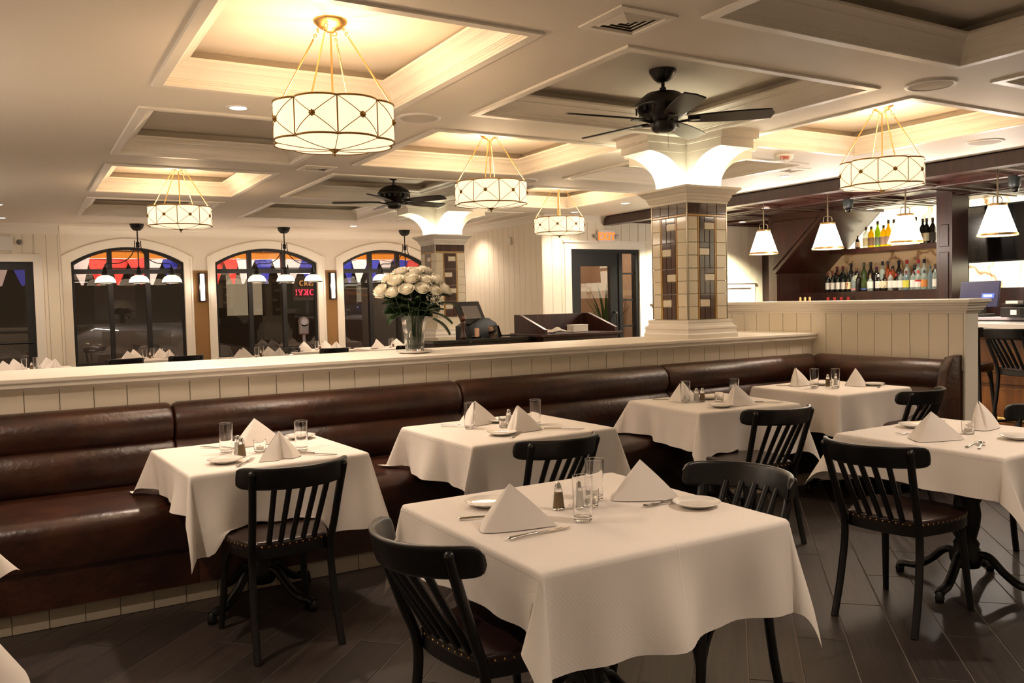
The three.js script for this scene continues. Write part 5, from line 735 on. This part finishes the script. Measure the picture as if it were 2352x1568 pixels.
// waiter station and host stand
{
  const c = thing('waiter_station', 'dark waiter station with black marble top before the far column', 'station', [4.35, 0, -8.3]);
  mesh('cabinet', uvBox(boxAt(-0.6, 0.6, 0, 1.03, -0.35, 0.35)), M.wood, c); mesh('marble_top', uvBox(rbox(1.28, 0.04, 0.78, 0.006, 0, 1.05, 0)), M.graniteTop, c); for (const x of [-0.3, 0.3]) { const d = mesh('cabinet_door', uvBox(rbox(0.52, 0.8, 0.02, 0.005, x, 0.5, 0.36)), M.wood, c); mesh('knob', sph(0.015, x * 0.3, 0.6, 0.38, 10), M.brass, d); }
  const mill = thing('pepper_mill', 'tall turned wooden pepper mill on the waiter station', 'pepper mill', [4.13, 1.071, -8.05]); mesh('mill_body', lathe([[0, 0], [0.034, 0], [0.036, 0.02], [0.026, 0.06], [0.022, 0.12], [0.03, 0.17], [0.02, 0.19], [0, 0.19]], 20), Ph('#3a1a12', 0.3, { clearcoat: 0.4 }), mill); mesh('mill_head', [lathe([[0.018, 0.19], [0.03, 0.2], [0.033, 0.225], [0.024, 0.245], [0, 0.25]], 18), sph(0.006, 0, 0.255, 0, 8)], Ph('#5a2c20', 0.3, { clearcoat: 0.4 }), mill);
  const pos = thing('register_terminal', 'black touch-screen register seen from behind on the waiter station', 'register', [4.42, 1.071, -8.3], 0.25); mesh('screen', rbox(0.36, 0.28, 0.03, 0.006, 0, 0, 0).rotateX(-0.5).translate(-0.08, 0.27, 0), M.darkPlastic, pos); mesh('screen_panel', box(0.24, 0.16, 0.006, 0, 0, 0.018).rotateX(-0.5).translate(-0.08, 0.27, 0), S('#6a6460', 0.5), pos); mesh('terminal_base', toCreasedNormals(extrude([[-0.2, 0], [0.28, 0], [0.26, 0.06], [0.2, 0.15], [0.1, 0.2], [-0.02, 0.2], [-0.2, 0.12]], 0.2, 0.012).translate(0, 0, -0.1), 0.4), M.darkPlastic, pos);
  const can = thing('pillar_candle', 'pale pillar candle in a glass dish on the waiter station', 'candle', [4.27, 1.071, -8.0]); mesh('wax', cyl(0.026, 0.026, 0.1, 0, 0.06, 0, 18), S('#d9b090', 0.6), can); mesh('glass_dish', lathe([[0, 0.002], [0.05, 0.004], [0.06, 0.03], [0.058, 0.03], [0.048, 0.009], [0, 0.008]], 24), M.solidGlass, can); mesh('wick', rod([0, 0.11, 0], [0, 0.12, 0], 0.001), M.black, can);
  const nh = thing('check_holder', 'bright metal folder standing on the waiter station', 'holder', [4.48, 1.071, -7.98], 0.5); mesh('folder', [box(0.004, 0.13, 0.12, -0.02, 0.065, 0).rotateZ(0.2), box(0.004, 0.13, 0.12, 0.05, 0.06, 0).rotateZ(0.5)], M.chrome, nh);
  const tools = thing('corkscrew_set', 'dark handled tools lying at the end of the waiter station', 'tools', [4.72, 1.071, -8.15]); mesh('tool', [rod([-0.1, 0.012, 0], [0.1, 0.014, 0.05], 0.01), rod([-0.08, 0.012, 0.06], [0.12, 0.012, -0.03], 0.009)], S('#2a1616', 0.4), tools);
  const h = thing('host_stand', 'reddish wooden host stand with sloping sides and a recessed desk', 'host stand', [5.46, 0, -8.05]);
  mesh('stand_body', uvBox(boxAt(-0.5, 0.5, 0, 1.06, -0.3, 0.3)), M.wood, h); mesh('ledge', uvBox(rbox(1.1, 0.035, 0.7, 0.008, 0, 1.075, 0)), M.wood, h);
  const side = [[-0.32, 1.09], [0.32, 1.09], [0.32, 1.14], [-0.2, 1.3], [-0.32, 1.3]];
  for (const x of [-0.5, 0.46]) mesh('side_board', uvBox(flip(extrude(side, 0.035, 0.003).applyMatrix4(new THREE.Matrix4().makeBasis(V(0, 0, 1), V(0, 1, 0), V(1, 0, 0)))).translate(x, 0, 0)), M.wood, h); mesh('back_board', uvBox(boxAt(-0.5, 0.5, 1.09, 1.3, -0.32, -0.29)), M.wood, h);
  const cl = thing('folded_cloth', 'crumpled white service cloth lying in the host stand', 'cloth', [5.2, 1.094, -7.88]); mesh('cloth', parametric((u, v) => [(u - 0.5) * 0.36, 0.02 + 0.035 * sin(u * 9) * sin(v * 5 + 1) * sin(PI * u) + 0.03 * sin(PI * v) * sin(PI * u) * (1 - 0.6 * u), (v - 0.5) * 0.16], 30, 12), M.linen, cl);
  const bx = thing('card_box', 'small white box beside the cloth in the host stand', 'box', [5.55, 1.094, -7.95]); mesh('box_body', rbox(0.2, 0.07, 0.14, 0.006, 0, 0.036, 0), M.plastic, bx); mesh('box_lid', rbox(0.206, 0.014, 0.146, 0.004, 0, 0.076, 0), M.plastic, bx);
}
// tables by the windows
{
  const far = [[0.12, -12.15, 'at the left picture edge beyond the partition', []], [1.64, -13.3, 'under the left arched window', []], [2.98, -12.25, 'in front of the middle arched window', []], [4.2, -13.35, 'under the middle arched window at right', []], [5.32, -13.0, 'behind the rose vase by the third window', []]];
  far.forEach(([x, z, w], i) => {
    table('far', x, z, 0.95, 0.8, 0, [0.26, 0.26, 0.26, 0.26], ['dining table ' + w, 'white cloth on the dining table ' + w], { seed: 10 + i, seats: [], corners: [[0.3, 0], [0.3, 0], [0.3, 0], [0.3, 0]] });
    lay('on the dining table ' + w, [['napA', 'left white napkin', x - 0.26, z + 0.1, 0.2], ['napC', 'right white napkin', x + 0.28, z + 0.08, -0.2], ['napB', 'back left white napkin', x - 0.14, z - 0.2, 0.1], ['napA', 'back right white napkin', x + 0.22, z - 0.24, 0.3], ['tall', 'left tall glass', x - 0.05, z + 0.12], ['tall', 'right tall glass', x + 0.08, z - 0.12], ['plate', 'left bread plate', x - 0.38, z + 0.25], ['plate', 'right bread plate', x + 0.4, z + 0.22], ['pepper', 'pepper shaker', x + 0.03, z + 0.03]]);
  });
  [[1.25, -12.7, 0, 'left chair of the pair at the left arched window'], [2.02, -12.7, 0.05, 'right chair of the pair at the left arched window'], [4.15, -12.72, 0.1, 'black chair before the woven panel beyond the partition'], [5.3, -12.42, 0, 'black chair behind the rose vase'], [3.45, -12.9, PI / 2 + 0.9, 'black chair among the napkins before the middle window']].forEach(([x, z, a, l]) => copyOf(chair0, l, [x, 0, z], a));
}
// ================================================================ THE STREET AT NIGHT
{
  struct('floor_sidewalk', boxAt(-12, 24, -0.3, -0.12, -18.4, -14.7), S('#7a4a38', 0.85));
  struct('floor_street', boxAt(-20, 34, -0.36, -0.26, -30, -18.4), S('#2a2a2e', 0.6));
  const aw = thing('street_awning', 'orange awning outside, seen through the tops of the arched windows', 'awning', [0, 0, 0]); const am = Ph('#e8931a', 0.75, { transmission: 0.2, thickness: 0 });
  mesh('canopy_slope', parametric((u, v) => [-4 + 14 * u, 3.05 - 0.5 * v, -14.72 - 1.9 * v], 2, 2), am, aw); mesh('valance', parametric((u, v) => [-4 + 14 * u, 2.55 - 0.18 * v, -16.62], 2, 1), am, aw);
  for (let x = -3.5; x < 10; x += 1.1) mesh('frame_bar', rod([x, 3.0, -14.74], [x, 2.52, -16.58], 0.018), M.nickel, aw); mesh('frame_bar', rod([-4, 2.54, -16.58], [10, 2.54, -16.58], 0.02), M.nickel, aw); mesh('frame_bar', rod([-4, 2.72, -15.9], [10, 2.72, -15.9], 0.015), M.nickel, aw);
  [[1.6, 'left'], [3.9, 'middle'], [6.2, 'right']].forEach(([x, n]) => { const t = thing('awning_tube_light', 'tube light under the awning outside the ' + n + ' window', 'light', [x, 2.92, -14.86], 0, 'tube lights under the awning'); mesh('tube', rod([-0.5, 0, 0], [0.5, 0, 0], 0.014), glow(COOL, 3), t); rect(COOL, 200, 1.0, 0.05, [0, -0.03, -0.02], [x, 1.9, -16.4], t); });
  const col = { w: S('#efeae6', 0.7), r: S('#d8362a', 0.6), b: S('#2c35b0', 0.6) }, cn = { w: 'white', r: 'red', b: 'blue' };
  const pg = new THREE.ExtrudeGeometry(shapeOf([[-0.17, 0], [0.17, 0], [0.02, -0.46], [-0.02, -0.46]]), { depth: 0.004, bevelEnabled: false });
  const pos = [[0.78, 'b'], [0.99, 'w'], [1.26, 'r'], [1.62, 'r'], [1.9, 'r'], [2.16, 'w'], [2.46, 'b'], [2.72, 'b'], [2.98, 'w'], [3.24, 'r'], [3.5, 'r'], [3.78, 'w'], [4.12, 'b'], [4.42, 'w'], [4.7, 'w'], [4.94, 'b'], [5.2, 'r'], [5.5, 'w'], [5.78, 'b'], [6.02, 'w'], [6.28, 'b'], [6.6, 'w'], [6.9, 'b'], [7.16, 'r'], [7.42, 'w'], [0.1, 'b'], [-0.18, 'w']].sort((a, b) => a[0] - b[0]);
  const on = (x) => x < 0.6 ? 'behind the entry door' : x < 3 ? 'outside the left window' : x < 5.3 ? 'outside the middle window' : 'outside the third window'; const cnt = {};
  pos.forEach(([x, c], i) => { const k = cn[c] + on(x); cnt[k] = (cnt[k] ?? 0) + 1; const m = mesh('pennant', pg, col[c]); m.position.set(x, 2.37, -16.2 - (i % 3) * 0.03); m.rotation.set(0.1 * sin(i * 2), 0.35 * sin(i * 1.7), 0.12 * sin(i * 2.3)); tag(m, cn[c] + ' triangular pennant number ' + ['one', 'two', 'three', 'four', 'five'][cnt[k] - 1] + ' of its colour ' + on(x), 'pennant', 'pennants on the awning string'); });
  const st = mesh('pennant_string', tube([[-1, 2.37, -16.2], [3, 2.37, -16.21], [8, 2.37, -16.2]], 0.006, 12, 5), col.w); tag(st, 'string carrying the coloured pennants outside the windows', 'string');
  // building opposite, shop sign, parked van, meter, snow
  const bl = thing('building_opposite', 'dark building across the street with a few lit windows', 'building', [0, 0, -30]); mesh('facade', boxAt(-20, 34, -0.3, 9, -0.5, 0), S('#33302e', 0.9), bl); for (let i = 0; i < 9; i++) mesh('lit_window', boxAt(-6 + i * 4.1, -4.8 + i * 4.1, 1.2, 2.6, 0, 0.03), i % 3 ? S('#1a1c20', 0.2) : glow(new THREE.Color(1, 0.75, 0.45), 0.25, '#2a2018'), bl);
  const sg = thing('shop_sign', 'small dark shop sign lettered CREA above pink mirrored neon, beyond the middle window', 'sign', [5.78, 1.9, -19]); mesh('sign_panel', boxAt(-0.32, 0.34, -0.3, 0.26, -0.05, 0), S('#241c1a', 0.7), sg); mesh('lettering', text('CREA', 0.12, 0.01).translate(0.02, 0.09, 0.002), S('#c9a46a', 0.6, { emissive: '#c9954a', emissiveIntensity: 0.35 }), sg); mesh('neon', flip(text('OOKY!', 0.13, 0.01, serif).scale(-1, 1, 1)).translate(0.02, -0.12, 0.004), S('#ff4a6a', 0.4, { emissive: '#ff2c50', emissiveIntensity: 1.6 }), sg); mesh('sign_post', boxAt(-0.03, 0.03, -2.16, -0.3, -0.05, -0.01), M.iron, sg);
  const pm = thing('parking_meter', 'grey parking meter on the kerb beyond the middle window', 'parking meter', [5.22, -0.12, -17.5]); mesh('meter_post', cyl(0.03, 0.03, 1.0, 0, 0.5, 0), S('#8a8a88', 0.4), pm); mesh('meter_head', [rbox(0.2, 0.26, 0.12, 0.04, 0, 1.12, 0), new THREE.CylinderGeometry(0.1, 0.1, 0.12, 20).rotateX(PI / 2).translate(0, 1.26, 0)], S('#9a9a98', 0.35, { metalness: 0.5 }), pm); mesh('meter_window', new THREE.CylinderGeometry(0.07, 0.07, 0.125, 18, 1, false).rotateX(PI / 2).translate(0, 1.26, 0.003), S('#c8ccd0', 0.2), pm);
  const van = thing('parked_van', 'dark parked van beyond the third window', 'van', [8.9, -0.26, -20.5]); mesh('van_body', toCreasedNormals(extrude([[-2.4, 0.35], [2.3, 0.35], [2.35, 1.1], [1.7, 1.25], [1.1, 2.05], [-2.3, 2.1], [-2.4, 1.9]], 1.7, 0.06).translate(0, 0, -0.85), 0.5), Ph('#23262b', 0.3, { clearcoat: 0.6 }), van); for (const [x, z] of [[-1.5, 0.87], [1.5, 0.87]]) mesh('wheel', new THREE.CylinderGeometry(0.36, 0.36, 0.2, 24).rotateX(PI / 2).translate(x, 0.36, z), M.black, van); mesh('side_window', boxAt(-0.4, 1.0, 1.25, 1.85, 0.9, 0.93), Ph('#9fb4d8', 0.1, { clearcoat: 1 }), van);
  const car = thing('parked_car', 'low dark car parked beyond the left window', 'car', [2.4, -0.26, -21]); mesh('car_body', toCreasedNormals(extrude([[-2.2, 0.3], [2.2, 0.3], [2.25, 0.75], [1.4, 0.9], [0.8, 1.35], [-0.9, 1.38], [-1.7, 0.95], [-2.2, 0.85]], 1.6, 0.06).translate(0, 0, -0.8), 0.5), Ph('#191a1d', 0.3, { clearcoat: 0.6 }), car); for (const x of [-1.35, 1.35]) mesh('wheel', new THREE.CylinderGeometry(0.32, 0.32, 0.2, 24).rotateX(PI / 2).translate(x, 0.32, 0.82), M.black, car); mesh('side_window', boxAt(-0.8, 0.6, 0.95, 1.28, 0.85, 0.87), Ph('#30363c', 0.1, { clearcoat: 1 }), car);
  const snow = S('#c9c4c2', 0.9); [[0.6, -18.9, 1.4], [3.4, -19.1, 1.7], [7.2, -18.8, 1.5]].forEach(([x, z, s], i) => { const m = mesh('snow_bank', (() => { const g = new THREE.SphereGeometry(1, 20, 10), p = g.attributes.position; for (let k = 0; k < p.count; k++) { const f = 1 + 0.15 * sin(p.getX(k) * 7 + i) * sin(p.getZ(k) * 6); p.setXYZ(k, p.getX(k) * s * f, Math.max(-0.05, p.getY(k) * 0.38 * f), p.getZ(k) * 0.5 * f); } g.computeVertexNormals(); return g; })(), snow); m.position.set(x, -0.26, z); tag(m, 'low heap of old snow at the kerb beyond the ' + ['left', 'middle', 'third'][i] + ' window', 'snow', 'snow heaps at the kerb'); });
  [[-1, -18], [8, -18.1]].forEach(([x, z], i) => { const t = thing('street_lamp', i ? 'street lamp on the kerb to the right of the windows' : 'street lamp on the kerb to the left of the windows', 'street lamp', [x, -0.12, z], 0, 'street lamps'); mesh('lamp_post', cyl(0.05, 0.08, 4, 0, 2, 0), M.iron, t); mesh('lamp_globe', sph(0.18, 0, 4.15, 0, 18), glow(new THREE.Color(1, 0.62, 0.3), 3), t); point(new THREE.Color(1, 0.6, 0.32), 70, 0, 4.15, 0, 0.1, t); });
}
renderer.render(scene, camera);
